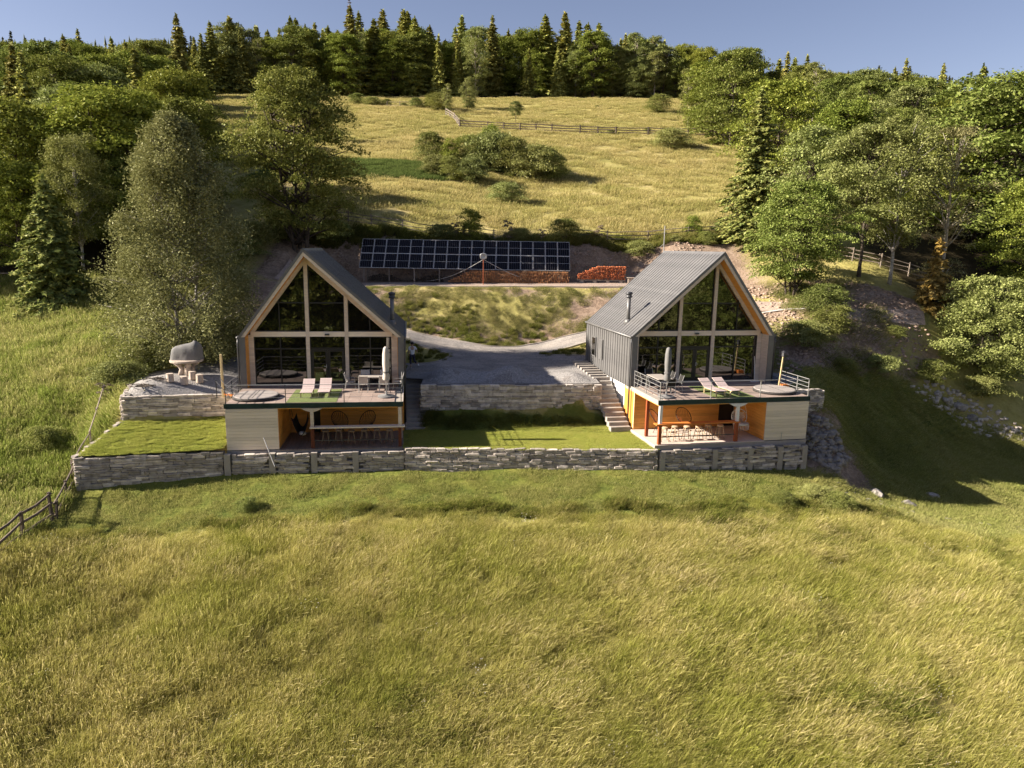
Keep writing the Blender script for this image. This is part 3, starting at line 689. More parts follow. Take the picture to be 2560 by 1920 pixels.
    pane([(s0+.03,2.17),(s1-.03,2.17),(s1-.03,2.77),(s0+.03,2.77)])
    for z0_, z1_ in ((3.08, 4.70), (4.70, 7.5)): pane(under_roof([(s0+.03,z0_+.03),(s1-.03,z0_+.03),(s1-.03,z1_-.03),(s0+.03,z1_-.03)], .74))
    bars += [(s0, s1, 2.06, 2.16), (s0, s1, 4.665, 4.735), (s0, s0+.05, 3.08, 7.5), (s1-.05, s1, 3.08, 7.5), (s0, s0+.06, .07, 2.8), (s1-.06, s1, .07, 2.8)]
    for k, (a0, a1, z0_, z1_) in enumerate(bars):
        p = under_roof([(a0,z0_),(a1,z0_),(a1,z1_),(a0,z1_)], .70)
        if len(p) < 3: continue
        b_ = MB(); b_.prism_y([(X(x), z) for x, z in p], y0+.05-.002*(k % 5), y0+.115); b_.build('window_bar', MT['frame_dark'], root)
    for a0, a1, hs in ((s0+.07, sm-.01, sm-.09), (sm+.01, s1-.07, None)):
        dr = MB()
        for q in ((a0, a0+.12, .08, 2.05), (a1-.12, a1, .08, 2.05), (a0+.12, a1-.12, .08, .22), (a0+.12, a1-.12, 1.94, 2.05)): dr.box(X(q[0]), X(q[1]), y0+.02, y0+.09, q[2], q[3])
        door = dr.build('glass_door', MT['frame_dark'], root)
        b_ = MB(); bx(b_, a0+.11, a1-.11, y0+.05, y0+.07, .21, 1.95); b_.build('door_pane', MT['glass'], door)
        if hs:
            b_ = MB(); bx(b_, hs-.015, hs+.015, y0-.03, y0+.02, .98, 1.20); bx(b_, hs-.14, hs+.015, y0-.045, y0-.02, 1.08, 1.11)
            b_.build('handle', MT['steel'], door)
    # dark sheet standing in for the unlit room behind the glass
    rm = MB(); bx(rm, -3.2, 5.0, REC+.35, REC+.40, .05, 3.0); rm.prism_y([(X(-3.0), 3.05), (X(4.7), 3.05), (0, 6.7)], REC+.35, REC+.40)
    rm.build('dim_room_sheet', MT['frame_dark'], root)
    # --- chimney on the inner slope
    cs, cy = 4.69, (2.15 if side == 'L' else 2.55); cz = roof_z(cs)
    ch = MB(); ch.tube([(X(cs), cy, cz-.1), (X(cs), cy, cz+1.45)], .115, 14); cho = ch.build('chimney', MT['metal_sheet'], root, True)
    b_ = MB(); b_.lathe([(.12,0),(.20,.05),(.21,.10),(.16,.14),(.16,.2),(.21,.24),(.2,.34),(.05,.38)], 14, (X(cs), cy, cz+1.42)); b_.build('cowl', MT['metal_dark'], cho, True)
    b_ = MB(); b_.lathe([(.24,-.2),(.20,.06),(.12,.16)], 14, (X(cs), cy, cz)); b_.build('flashing', MT['metal_sheet'], cho, True)
    # small windows in the inner side wall
    for yy in (6.35, 5.0):
        b_ = MB(); bx(b_, WI+.04, WI+.075, yy, yy+.75, .75, 2.05); w = b_.build('side_window', MT['metal_sheet'], root)
        b_ = MB(); bx(b_, WI+.072, WI+.085, yy+.07, yy+.68, .82, 1.98); b_.build('window_pane', MT['glass'] if yy > 6 else MT['metal_sheet'], w)
    # --- deck slab over the lower floor
    sl = MB(); bx(sl, -3.50, 5.30, -4.0, .85, -.27, -.045); deck = sl.build('deck_slab', MT['concrete'], root)
    b_ = MB(); bx(b_, -3.55, 5.34, -4.06, -4.0, -.24, .0); b_.build('deck_fascia', MT['fascia'], deck)
    b_ = MB(); bx(b_, 5.30, 5.345, -4.0, -.05, -.16, .0); b_.build('side_fascia', MT['concrete'], deck)
    tl = MB(); tl.box(-.296, .296, -.236, .236, -.04, .0); tme = tl.mesh('deck_tile', MT['deck'])
    for i in range(int(8.8/.6)+1):
        for j in range(10):
            sx_, yy = -3.2+i*.6, -3.74+j*.48
            if sx_ > 5.05: continue
            link('deck_tile', tme, deck, (X(sx_), yy, random.uniform(-.004, .0)))
    # --- lower floor: store room, back wall, posts, bar
    fl = MB(); bx(fl, -3.5, 5.45, -4.1, .0, BZ-.35, BZ-.04); floor = fl.build('lower_floor', MT['concrete'], root)
    if side == 'L':
        b_ = MB(); b_.box(-.095, .095, -1.75, 1.75, -.04, .0); me = b_.mesh('floor_plank', MT['plank'])
        for k in range(31): link('floor_plank', me, floor, (X(-.80+k*.2), -2.40, BZ))
    else:
        b_ = MB(); b_.box(-.395, .395, -1.70, 1.70, -.04, .0); me = b_.mesh('floor_slab', MT['floor_pale'])
        for k in range(8): link('floor_slab', me, floor, (X(-.53+k*.8), -2.44, BZ))
    nbd = 13; bh = (-.27-BZ)/nbd
    store = MB(); bx(store, -3.46, -.98, -4.02, -.1, BZ, -.28); st = store.build('store_room', MT['larch'], root)
    def boards(s0, s1, ya, yb, mat, name='board', par=None):
        for k in range(nbd):
            b_ = MB(); bx(b_, s0, s1, ya, yb, BZ+k*bh+.004, BZ+(k+1)*bh-.004); b_.build(name, mat, par)
    boards(-3.5, -.95, -4.06, -4.02, MT['larch_h'], 'wall_board', st)
    boards(-.98, -.94, -4.0, -.72, MT['pine'], 'side_board', st)
    boards(-3.50, -3.46, -4.02, -.1, MT['larch_h'], 'outer_board', st)
    d0, d1 = (.36, .72) if side == 'L' else (-.95, .05)
    back = MB(); bx(back, d1, 5.30, -.68, -.5, BZ, -.28); bk = back.build('back_wall', MT['larch'], root)
    boards(d1, 5.34, -.72, -.68, MT['pine'], 'back_board', bk)
    if side == 'L': boards(-.93, d0, -.72, -.68, MT['pine'], 'back_board', bk)
    dd = MB(); bx(dd, d0, d1, -.60, -.55, BZ, -.28); dd.build('lower_door', MT['frame_dark'], root)
    b_ = MB(); bx(b_, -.94, 5.28, -3.98, -.74, -.31, -.28); b_.build('ceiling', MT['pine'], root)
    cnt = BZ+1.10
    for s in (.72, 5.16):
        b_ = MB(); bx(b_, s-.08, s+.08, -4.05, -3.89, cnt+.03, -.28); po = b_.build('porch_post', MT['white'] if side == 'R' else MT['larch'], root)
        b_ = MB(); bx(b_, s-.085, s+.085, -4.055, -3.885, BZ-.02, cnt-.03); b_.build('post_base', MT['redwood' if side == 'R' else 'redwood_dark'], po)
    b_ = MB(); b_.prism_y([(X(.18), -.28), (X(1.26), -.28), (X(1.05), -.40), (X(.86), -.46), (X(.58), -.46), (X(.40), -.40)], -4.04, -3.90); b_.build('post_corbel', MT['white'] if side == 'R' else MT['larch'], root)
    b_ = MB(); bx(b_, 5.10, 5.26, -2.35, -2.19, BZ, -.28); b_.build('side_post', MT['redwood' if side == 'R' else 'larch'], root)
    b_ = MB(); bx(b_, .60, 5.42, -4.16, -3.72, cnt-.03, cnt+.03); bar_ = b_.build('bar_counter', MT['larch_h'] if side == 'L' else MT['orange_wood'], root)
    b_ = MB(); bx(b_, .8, 5.08, -4.0, -3.97, BZ+.38, BZ+.42); b_.build('foot_rail', MT['metal_dark'], bar_)
    # basement side wall along the stairs
    b_ = MB(); bx(b_, 5.04, 5.28, -.5, 1.05, BZ-.3, -.12); b_.build('plinth_timber', MT['pine_v'], root)
    b_ = MB(); bx(b_, 5.04, 5.27, 1.05, DEP-.1, BZ-.3, -.12); b_.build('plinth', MT['white'] if side == 'R' else MT['concrete'], root)
    b_ = MB(); bx(b_, -3.5, -3.26, .0, DEP-.1, BZ-.3, -.12); b_.build('outer_plinth', MT['concrete'], root)
    # --- railing
    rl = MB(); rail = None
    posts = [(-3.46,-3.96),(-.55,-3.96),(2.35,-3.96),(5.24,-3.96),(5.24,-2.1),(5.24,-.35),(-3.46,-2.9 if side == 'R' else -2.6),(-3.46,-1.2)]
    for k, (s, y) in enumerate(posts):
        b_ = MB(); bx(b_, s-.018, s+.018, y-.018, y+.018, .0, .95 if y > -3.9 else .93)
        if rail is None: rail = b_.build('railing', MT['steel'] if side == 'R' else MT['metal_dark'], root)
        else: b_.build('rail_post', MT['steel'] if side == 'R' else MT['metal_dark'], rail)
    lines = [((-3.46,-3.96),(5.24,-3.96)), ((5.24,-3.96),(5.24,-.3)), ((-3.46,-3.96),(-3.46,-1.2))]
    for k, ((sa, ya), (sb, yb)) in enumerate(lines):
        for zz, rr in ((.94, .015), (.72, .006), (.50, .006), (.28, .006)):
            rr = rr if k == 0 or zz > .9 else .013
            b_ = MB(); b_.tube([(X(sa), ya, zz), (X(sb), yb, zz)], rr, 6)
            b_.build('top_rail' if zz > .9 else 'rail_bar', MT['steel'], rail)
    if side == 'L':     # steps down from the terrace have slanting handrails
        for y in (-2.3, -1.5):
            b_ = MB(); b_.tube([(X(-4.3), y, .85), (X(-3.5), y-.6, .1)], .02, 6); b_.build('handrail', MT['metal_dark'], rail)
        for y in (-2.3,):
            b_ = MB(); bx(b_, -4.32, -4.28, y-.02, y+.02, -.05, .9); b_.build('rail_post', MT['metal_dark'], rail)
    return root
cabL = cabin('L', 'left cabin with steep dark metal gable roof and glazed front')
cabR = cabin('R', 'right cabin showing its long light grey standing seam roof and side wall')

# ------------------------------------------------------------------ stairs beside the cabins
def stairs(side, label, steps):
    (x0, y0, z0), a, m_ = POSE[side]
    root = thing('staircase', label, 'stairs', to_world(side, 5.5, -.8, BZ), a)
    ox, oy, oz = m_*5.5, -.8, BZ
    for k, (y, z, s0, s1, rise, run) in enumerate(steps):
        b_ = MB(); b_.box(m_*s0-ox, m_*s1-ox, y-oy, y+run-oy, z-rise-oz, z-oz)
        b_.build('step', MT['concrete'], root, bevel=.012)
    return root
sR = []; y = -.55; z = BZ+.12
for k in range(11):
    sR.append((y, z, 5.42+.006*k, 6.62+.01*k, .30, .40)); y += .335; z += .205
for k in range(8):
    sR.append((y, z-.02, 5.45, 6.55, .2, .28)); y += .62; z += .045
stairs('R', 'grey concrete stairs running down the left side of the right cabin', sR)
sL = []; y = -.55; z = BZ+.12
for k in range(12):
    sL.append((y, z, 5.42, 6.60, .30, .40)); y += .30; z += .20
stairs('L', 'shaded concrete stairs beside the right wall of the left cabin', sL)
for side, s in (('L', 6.62), ('R', 6.72)):
    pass
# ------------------------------------------------------------------ things on the decks and under them
def put(side, name, label, cat, s, y, z=0.0, rot=0.0, group=None):
    return thing(name, label, cat, to_world(side, s, y, z), POSE[side][1]+rot, group)
def lounger(root):
    # slatted, head raised at +y
    prof = [(-.98,.30),(.25,.30),(1.0,.72)]
    for sx_ in (-.27, .27):
        b_ = MB(); b_.tube([(sx_, -.98, .27), (sx_, .25, .27), (sx_, 1.0, .68)], .022, 6); b_.build('side_rail', MT['yellow_wood'], root)
    for yy in (-.85, .3):
        for sx_ in (-.27, .27):
            b_ = MB(); b_.box(sx_-.025, sx_+.025, yy-.025, yy+.025, 0, .27); b_.build('leg', MT['yellow_wood'], root)
    b_ = MB(); b_.box(-.31, .31, -.06, .06, -.012, .012); me = b_.mesh('slat', MT['lounger'])
    for k in range(9): link('slat', me, root, (0, -.91+k*.135, .30))
    an = math.atan2(.42, .75)
    for k in range(6): link('slat', me, root, (0, .31+k*.135*math.cos(an), .33+k*.135*math.sin(an)), (an, 0, 0))
for side, spots in (('L', [(.28,-2.0,'left'),(1.16,-1.85,'right')]), ('R', [(1.62,-2.65,'left'),(.72,-2.55,'right')])):
    for s, y, w in spots:
        r_ = put(side, 'sun_lounger', f'pinkish slatted sun lounger, the {w} of the pair on the {"left" if side == "L" else "right"} deck', 'sun lounger', s, y, .012, (.03 if side == 'L' else .10), 'sun loungers on the decks')
        lounger(r_)
    s0, s1 = (-.55, 1.95) if side == 'L' else (2.0, -.35)
    c = to_world(side, (s0+s1)/2, -2.3, .0)
    b_ = MB(); b_.box(-abs(s1-s0)/2, abs(s1-s0)/2, -1.62, 1.75, .002, .012)
    tag(b_.build('turf_rug', MT['turf'], loc=c, rot=(0,0,POSE[side][1])), f'green artificial turf rug under the loungers on the {"left" if side == "L" else "right"} deck', 'rug')
    # round hot tub sunk into the deck with a flat cover
    r_ = put(side, 'hot_tub', f'low round hot tub with a flat grey cover on the {"left" if side == "L" else "right"} deck', 'hot tub', -2.28, -2.55, 0)
    b_ = MB(); b_.lathe([(1.16,.0),(1.17,.11),(1.12,.14)], 40); b_.build('tub_wall', MT['tub_side'], r_, True)
    b_ = MB(); b_.lathe([(1.13,.141),(1.13,.17),(1.08,.19)], 40); lid = b_.build('tub_cover', MT['tub'], r_)
    b_ = MB()
    b_.box(-.012, .012, -1.05, 1.05, .188, .196); b_.build('cover_seam', MT['tub_side'], lid)
    # dining set
    ts, ty = (3.72,-.62) if side == 'L' else (4.15,-1.35)
    r_ = put(side, 'dining_table', f'grey rectangular outdoor dining table on the {"left" if side == "L" else "right"} deck', 'table', ts, ty, .005, 0 if side == 'L' else 1.571)
    b_ = MB(); b_.box(-.85, .85, -.45, .45, .72, .76); b_.build('table_top', MT['concrete'], r_, bevel=.008)
    for i in (-1, 1):
        for j in (-1, 1):
            b_ = MB(); b_.bar((i*.75, j*.36, .0), (i*.70, j*.32, .72), .05, .05); b_.build('leg', MT['metal_dark'], r_)
    chs = [(-.55,-.75,3.14),(.55,-.75,3.14),(-.55,.72,0),(.55,.72,0),(-1.3,0,1.57),(1.3,0,-1.57)]
    names = ['front left','front right','rear left','rear right','left end','right end']
    for (cx, cy, cr), nm in zip(chs, names):
        base = POSE[side][1] + (0 if side == 'L' else 1.571)
        wv = to_world(side, ts, ty, .005) + Vector((math.cos(base)*cx-math.sin(base)*cy, math.sin(base)*cx+math.cos(base)*cy, 0))
        ch = thing('garden_chair', f'metal garden chair at the {nm} of the dining table on the {"left" if side == "L" else "right"} deck', 'chair', wv, base+cr, 'garden chairs round the deck tables')
        b_ = MB(); b_.box(-.24, .24, -.24, .22, .42, .45); b_.build('seat', MT['fabric_pale' if side == 'L' else 'black'], ch, bevel=.01)
        b_ = MB(); b_.bar((0, .22, .48), (0, .34, .92), .46, .02, up=(0,1,0)); b_.build('backrest', MT['fabric_pale' if side == 'L' else 'black'], ch)
        for i in (-1, 1):
            b_ = MB(); b_.tube([(i*.24,-.27,0),(i*.24,-.22,.62),(i*.24,.20,.64),(i*.24,.30,0)], .016, 6); b_.build('arm_frame', MT['steel'], ch)
            b_ = MB(); b_.tube([(i*.23,.2,.44),(i*.23,.35,.95)], .016, 6); b_.build('back_frame', MT['steel'], ch)
    # closed parasol on a round base
    ps, py = (4.45,-2.75) if side == 'L' else (4.60,-3.3)
    r_ = put(side, 'parasol', f'closed {"pale" if side == "L" else "grey"} parasol standing on a round base on the {"left" if side == "L" else "right"} deck', 'parasol', ps, py, .002)
    b_ = MB(); b_.lathe([(.46,.0),(.46,.05),(.40,.09),(.06,.12),(.05,.3)], 26); b_.build('base', MT['fabric_grey'], r_, True)
    b_ = MB(); b_.tube([(0,0,.1),(0,0,2.68)], .026, 10); b_.build('pole', MT['steel'], r_, True)
    b_ = MB(); n = 16; prof = [(.05,2.70),(.11,2.62),(.15,2.3),(.16,1.8),(.13,1.35),(.17,.98),(.15,.92)]
    v = []; f = []
    for (rr, zz) in prof:
        for k in range(n):
            an = 2*math.pi*k/n; q = rr*(1+.28*(k % 2)-.1); v.append((q*math.cos(an+zz*.25), q*math.sin(an+zz*.25), zz))
    for i in range(len(prof)-1):
        for k in range(n): f.append((i*n+k, i*n+(k+1) % n, (i+1)*n+(k+1) % n, (i+1)*n+k))
    f.append(tuple(range(n))); b_.add(v, f); cn = b_.build('folded_canopy', MT['fabric_pale' if side == 'L' else 'fabric_grey'], r_, True)
    b_ = MB(); b_.lathe([(.175,1.30),(.175,1.38)], 14); b_.build('tie_strap', MT['fabric_grey'], cn)
    # bar stools
    for k in range(6):
        s = 1.30+k*.66
        r_ = put(side, 'bar_stool', f'wooden bar stool, number {["one","two","three","four","five","six"][k]} from the store room at the {"left" if side == "L" else "right"} cabin bar', 'stool', s, -3.30+.1*math.sin(k*2.1), BZ, .3*math.sin(k*3.3), 'bar stools under the decks')
        mt = MT['stool_dark'] if side == 'L' else MT['stool']
        b_ = MB(); b_.lathe([(.16,.70),(.18,.72),(.18,.76),(.15,.78)], 16); b_.build('seat', mt, r_, True)
        for i in (-1, 1):
            for j in (-1, 1):
                b_ = MB(); b_.tube([(i*.20, j*.20, 0), (i*.10, j*.10, .71)], [.019, .024], 7); b_.build('leg', mt, r_, True)
        for a_, c_ in (((-1,-1),(1,-1)), ((1,-1),(1,1)), ((1,1),(-1,1)), ((-1,1),(-1,-1))):
            b_ = MB(); b_.tube([(a_[0]*.165, a_[1]*.165, .25), (c_[0]*.165, c_[1]*.165, .25)], .012, 6); b_.build('stretcher', mt, r_)
    # round cord chairs by the back wall
    for k, (s, rz) in enumerate(((1.95, .55), (3.25, -.5)) if side == 'L' else ((4.15, .9), (2.55, .1))):
        r_ = put(side, 'round_cord_chair', f'round {"dark" if side == "L" else "red-brown"} cord chair by the back wall, {"left" if (k == 0) else "right"} one under the {"left" if side == "L" else "right"} deck', 'chair', s, -1.55, BZ, rz, 'round cord chairs under the decks')
        hoop = [];
        for q in range(25):
            t = 2*math.pi*q/24; hoop.append((.46*math.cos(t), .20+.36*math.sin(t), .86+.42*math.sin(t)))
        b_ = MB(); b_.tube(hoop, .02, 7, cap=False); b_.build('hoop', MT['black'], r_, True)
        b_ = MB()
        for q in range(22):
            t = 2*math.pi*q/22
            b_.tube([(.45*math.cos(t), .20+.35*math.sin(t), .86+.41*math.sin(t)), (.14*math.cos(t), .02+.12*math.sin(t), .42+.03*math.sin(t))], .011, 4, cap=False)
        tag(b_.build('cord_shell', MT['black'] if side == 'L' else MT['redwood'], r_), kind='stuff')
        b_ = MB(); b_.lathe([(.05,.40),(.16,.41),(.15,.43)], 14); b_.build('seat_ring', MT['black'], r_, True)
        for i in range(3):
            t = 2*math.pi*i/3+.5
            b_ = MB(); b_.tube([(.12*math.cos(t), .02+.12*math.sin(t), .42), (.34*math.cos(t), .05+.34*math.sin(t), 0)], .015, 6); b_.build('leg', MT['black'], r_)
# hanging chairs
def hanging(side, s, y, mat, label, seat_z, w):
    r_ = put(side, 'hanging_chair', label, 'hanging chair', s, y, BZ+seat_z)
    top = -.30-BZ-seat_z
    if mat == 'black':   # sling of dark cloth gathered at a bar
        b_ = MB(); n = 12; v = []; f = []
        for i in range(n+1):
            t = i/n
            for j in range(9):
                q = j/8*2-1
                zz = .05+1.0*(abs(q)**1.7)*(1-.25*t)-(.10*math.sin(math.pi*t)); v.append((w*q*(1-.35*abs(q)*t), -.40+.75*t, zz+.32*t*t))
        for i in range(n):
            for j in range(8): f.append((i*9+j, i*9+j+1, (i+1)*9+j+1, (i+1)*9+j))
        b_.add(v, f); so_ = b_.build('cloth_sling', MT['black'], r_, True); md = so_.modifiers.new('thick', 'SOLIDIFY'); md.thickness = .02
        b_ = MB(); b_.tube([(-.55,0,1.55),(.55,0,1.55)], .02, 7); b_.build('spreader_bar', MT['stool'], r_)
        for i in (-1, 1):
            b_ = MB(); b_.tube([(i*w*.9, 0, 1.0), (i*.53, 0, 1.55)], .012, 5); b_.build('cord', MT['black'], r_)
        b_ = MB(); b_.tube([(0,0,1.55),(0,0,top)], .012, 5); b_.build('rope', MT['whitecord'], r_)
        b_ = MB(); b_.lathe([(.02,.02),(.17,.06),(.20,.14),(.15,.22),(.03,.25)], 12, (.05,-.15,.0)); b_.build('cushion', MT['fabric_pale'], r_, True)
    else:
        hoop = [(.46*math.cos(t), .06+.12*math.sin(t), .42+.42*math.sin(t)) for t in np.linspace(0, 2*math.pi, 25)]
        b_ = MB(); b_.tube(hoop, .028, 7, cap=False); b_.build('hoop', MT['whitecord'], r_, True)
        b_ = MB()
        for k in range(-5, 6):
            for sg in (-1, 1):
                pts = []
                for t in np.linspace(-.42, .42, 6):
                    x = k*.085+sg*t*.8
                    if x*x/.2116+t*t/.1764 < 1: pts.append((x, .10, .42+t))
                if len(pts) > 1: b_.tube(pts, .011, 4)
        tag(b_.build('net_back', MT['whitecord'], r_), kind='stuff')
        b_ = MB(); b_.lathe([(.05,.02),(.40,.03),(.44,.09),(.40,.14),(.05,.12)], 18, (0,-.18,0)); b_.build('seat_pad', MT['whitecord'], r_, True)
        b_ = MB()
        for k in range(16):
            t = math.pi*(1+k/15); b_.tube([(.43*math.cos(t), -.18+.40*math.sin(t), .06), (.43*math.cos(t), -.18+.42*math.sin(t), -.22)], .014, 4)
        tag(b_.build('fringe', MT['whitecord'], r_), kind='stuff')
        for i in (-1, 1):
            b_ = MB(); b_.tube([(i*.42, .02, .6), (.25, .15, top)], .012, 5); b_.build('rope', MT['whitecord'], r_)
hanging('L', .02, -2.9, 'black', 'dark cloth hanging chair beside the middle post under the left deck', .42, .46)
hanging('R', -.15, -2.75, 'white', 'white macrame hanging chair with fringe under the right deck', .62, .46)
# leaning pole on the wall, tap pipe
P = to_world('L', -1.9, -4.12, BZ-.05)
b_ = MB(); b_.tube([at_y(659, 1094, 34.75)-P, at_y(687, 1166, 34.2)-P], .025, 8); b_.add([], [])
tag(b_.build('leaning_pole', MT['steel'], loc=P), 'thin pale metal pole leaning in front of the white boards of the left cabin', 'pole')
P = to_world('R', -1.95, -4.12, BZ)
b_ = MB(); b_.tube([(0,0,0),(0,0,.42)], .015, 8); b_.tube([(0,0,.42),(.0,-.06,.42),(0,-.08,.36)], .015, 8)
tag(b_.build('standpipe_tap', MT['steel'], loc=P), 'small standpipe tap in front of the pale boards of the right cabin', 'tap')
# timber lamp posts at the deck corners
P = Vector((-15.45, 37.2, .05))
r_ = thing('timber_post', 'tall pale timber post with orange braces at the corner of the left deck', 'post', P)
b_ = MB(); b_.box(-.055, .055, -.055, .055, -.2, 2.15); b_.build('upright', MT['yellow_wood'], r_, bevel=.01)
for q in ((.9,-.35,-.05), (.95,-.05,-.02)):
    b_ = MB(); b_.bar((.05,0,.0), q, .09, .07); b_.build('brace', MT['orange_wood'], r_)
P = to_world('R', -3.05, -1.75, .0)
r_ = thing('lamp_post', 'leaning yellow timber lamp post with dark lantern head on the right deck', 'lamp post', P, POSE['R'][1])
b_ = MB(); b_.bar((0,0,0), (.13,0,1.85), .07, .07); b_.build('upright', MT['yellow_wood'], r_)
b_ = MB(); b_.lathe([(.04,1.84),(.12,1.88),(.11,2.08),(.15,2.10),(.02,2.2)], 6, (.14,0,0)); b_.build('lantern', MT['metal_dark'], r_)
b_ = MB(); b_.box(.15, .62, -.12, .2, .01, .24); tag(b_.build('firewood_box', MT['orange_wood'], loc=P, rot=(0,0,POSE['R'][1]), bevel=.02), 'small orange timber box at the foot of the lamp post', 'box')
# broom by the right jamb
P = to_world('R', -2.75, .35, .02)
r_ = thing('floor_squeegee', 'white long-handled floor squeegee leaning by the right cabin glass', 'squeegee', P, POSE['R'][1])
b_ = MB(); b_.tube([(0,0,.03),(.05,.3,1.5)], .02, 6); b_.build('handle', MT['white'], r_)
b_ = MB(); b_.box(-.28, .28, -.08, .05, 0, .06); b_.build('blade', MT['white'], r_)
# covered grill right of the right cabin
def tarp(name, label, loc, sx_, sy_, hz, seed, mat, peak):
    r = random.Random(seed); n = 40; b_ = MB(); v = []; f = []
    prof = [(1.02,0),(1.0,.1),(.99,.22),(.985,.36),(.97,.5),(.94,.62),(.88,.74),(.74,.85),(.5,.93),(.25,.98),(.0,1.0)]
    for i, (q, zz) in enumerate(prof):
        for k in range(n):
            t = 2*math.pi*k/n; cx, cy = math.cos(t), math.sin(t); e = (abs(cx)**5+abs(cy)**5)**-.2
            rr = q*e*(1+.035*math.sin(k*1.1+i*.4+seed)*(1-zz*.5)+.02*math.sin(k*2.7-i*.9)+r.uniform(-.008,.008))
            v.append((rr*cx*sx_+peak[0]*zz*sx_*(1-q*.9), rr*cy*sy_, hz*zz*(1+.10*cx*(1 if peak[0] > 0 else -1)*min(1,zz*2))))
    for i in range(len(prof)-1):
        for k in range(n): f.append((i*n+k, i*n+(k+1) % n, (i+1)*n+(k+1) % n, (i+1)*n+k))
    b_.add(v, f); o_ = b_.build(name, mat, loc=loc, smooth=True); tag(o_, label, 'cover'); return o_
g0 = to_world('R', -4.55, 1.6, 0); g0.z = h(g0.x, g0.y)+.1
tarp('grill_cover', 'navy tarpaulin over a grill on the gravel right of the right cabin', g0, .75, .5, 1.15, 2, MT['fabric_navy'], (-.4,0)).rotation_euler = (0,0,.3)
# stone table set with a covered oven on it
tz = h(-18.95, 40.6)+.06
r_ = thing('stone_table', 'round pale stone table on splayed legs on the gravel terrace', 'table', (-18.85, 40.55, tz))
b_ = MB(); b_.lathe([(.84,.76),(.90,.78),(.90,.88),(.86,.90)], 26); b_.build('table_top', MT['granite'], r_, False, .01)
for i in range(4):
    t = i*math.pi/2+.6; c_, s_ = math.cos(t), math.sin(t)
    b_ = MB(); b_.tube([(.36*c_,.36*s_,0),(.27*c_,.27*s_,.35),(.38*c_,.38*s_,.60),(.66*c_,.66*s_,.79)], [.17,.15,.15,.12], 8); b_.build('leg', MT['granite'], r_, True)
tarp('oven_cover', 'grey wrinkled tarpaulin over an oven standing on the stone table', (-18.85, 40.65, tz+.90), .82, .5, 1.0, 5, MT['fabric_grey'], (.5,0))
for k, ((u, v), w) in enumerate(zip([(426,957),(461,964),(500,959),(482,951)], ['leftmost','frontmost','rightmost','rearmost'])):
    x, y = g(u, v); b_ = MB(); b_.lathe([(.19,0),(.20,.05),(.19,.42),(.205,.46),(.17,.47)], 12)
    tag(b_.build('stump_stool', MT['granite'], loc=(x, y, h(x, y)+.06), rot=(0,0,k), smooth=False, bevel=.01), f'pale stump stool, the {w} one round the stone table', 'stool', 'stump stools round the stone table')
for k, (u, v, nm) in enumerate(((382,953,'rear'),(350,970,'front'))):
    x, y = g(u, v); r2 = random.Random(k); b_ = MB()
    for q in range(14):
        a_ = r2.uniform(0, 3.1); c_ = Vector((r2.uniform(-.5,.5), r2.uniform(-.25,.25), .05+.03*(q % 3))); d_ = Vector((math.cos(a_), math.sin(a_)*.5, r2.uniform(-.1,.2)))*.35
        b_.tube([c_-d_, c_+d_], .02, 5)
    tag(b_.build('brushwood_pile', MT['trunk'], loc=(x, y, h(x, y)+.06)), f'small {nm} heap of dark cut branches at the edge of the gravel terrace', 'branches')
# ------------------------------------------------------------------ solar array on the shelf road
tilt = math.atan2(2.54, 2.0); PW, PH = 1.107, 1.615
r_ = thing('solar_array', 'long tilted array of two rows of dark solar panels above the firewood', 'solar panels', (-4.4, 64.0, 6.05))
fm = MB(); fm.box(-PW/2+.012, PW/2-.012, .012, PH-.012, -.035, .0); fme = fm.mesh('solar_panel', MT['alu'])
cm = MB(); cm.box(-PW/2+.035, PW/2-.035, .04, PH/2-.012, .0, .004); cm2 = cm.mesh('cell_sheet', MT['cells'])
for i in range(17):
    for j in range(2):
        p = link('solar_panel', fme, r_, ((i-8)*PW, j*PH*math.cos(tilt), j*PH*math.sin(tilt)), (tilt+R(random.uniform(-.5,.5)), 0, 0))
        link('cell_sheet', cm2, p); link('cell_sheet', cm2, p, (0, PH/2-.03, 0))
for i in range(-4, 5):
    x = i*2.25; z0 = h(-4.4+x, 64.2)-6.05; z1 = h(-4.4+x, 65.8)-6.05
    b_ = MB(); b_.box(x-.05, x+.05, .15, .25, z0-.1, .02); b_.build('front_post', MT['fence'], r_)
    b_ = MB(); b_.box(x-.05, x+.05, 1.75, 1.85, z1-.1, 2.1); b_.build('rear_post', MT['fence'], r_)
for yy in (.2, 1.8):
    b_ = MB(); b_.box(-9.3, 9.3, yy-.04, yy+.04, yy*1.27-.16, yy*1.27-.07); b_.build('purlin', MT['steel'], r_)

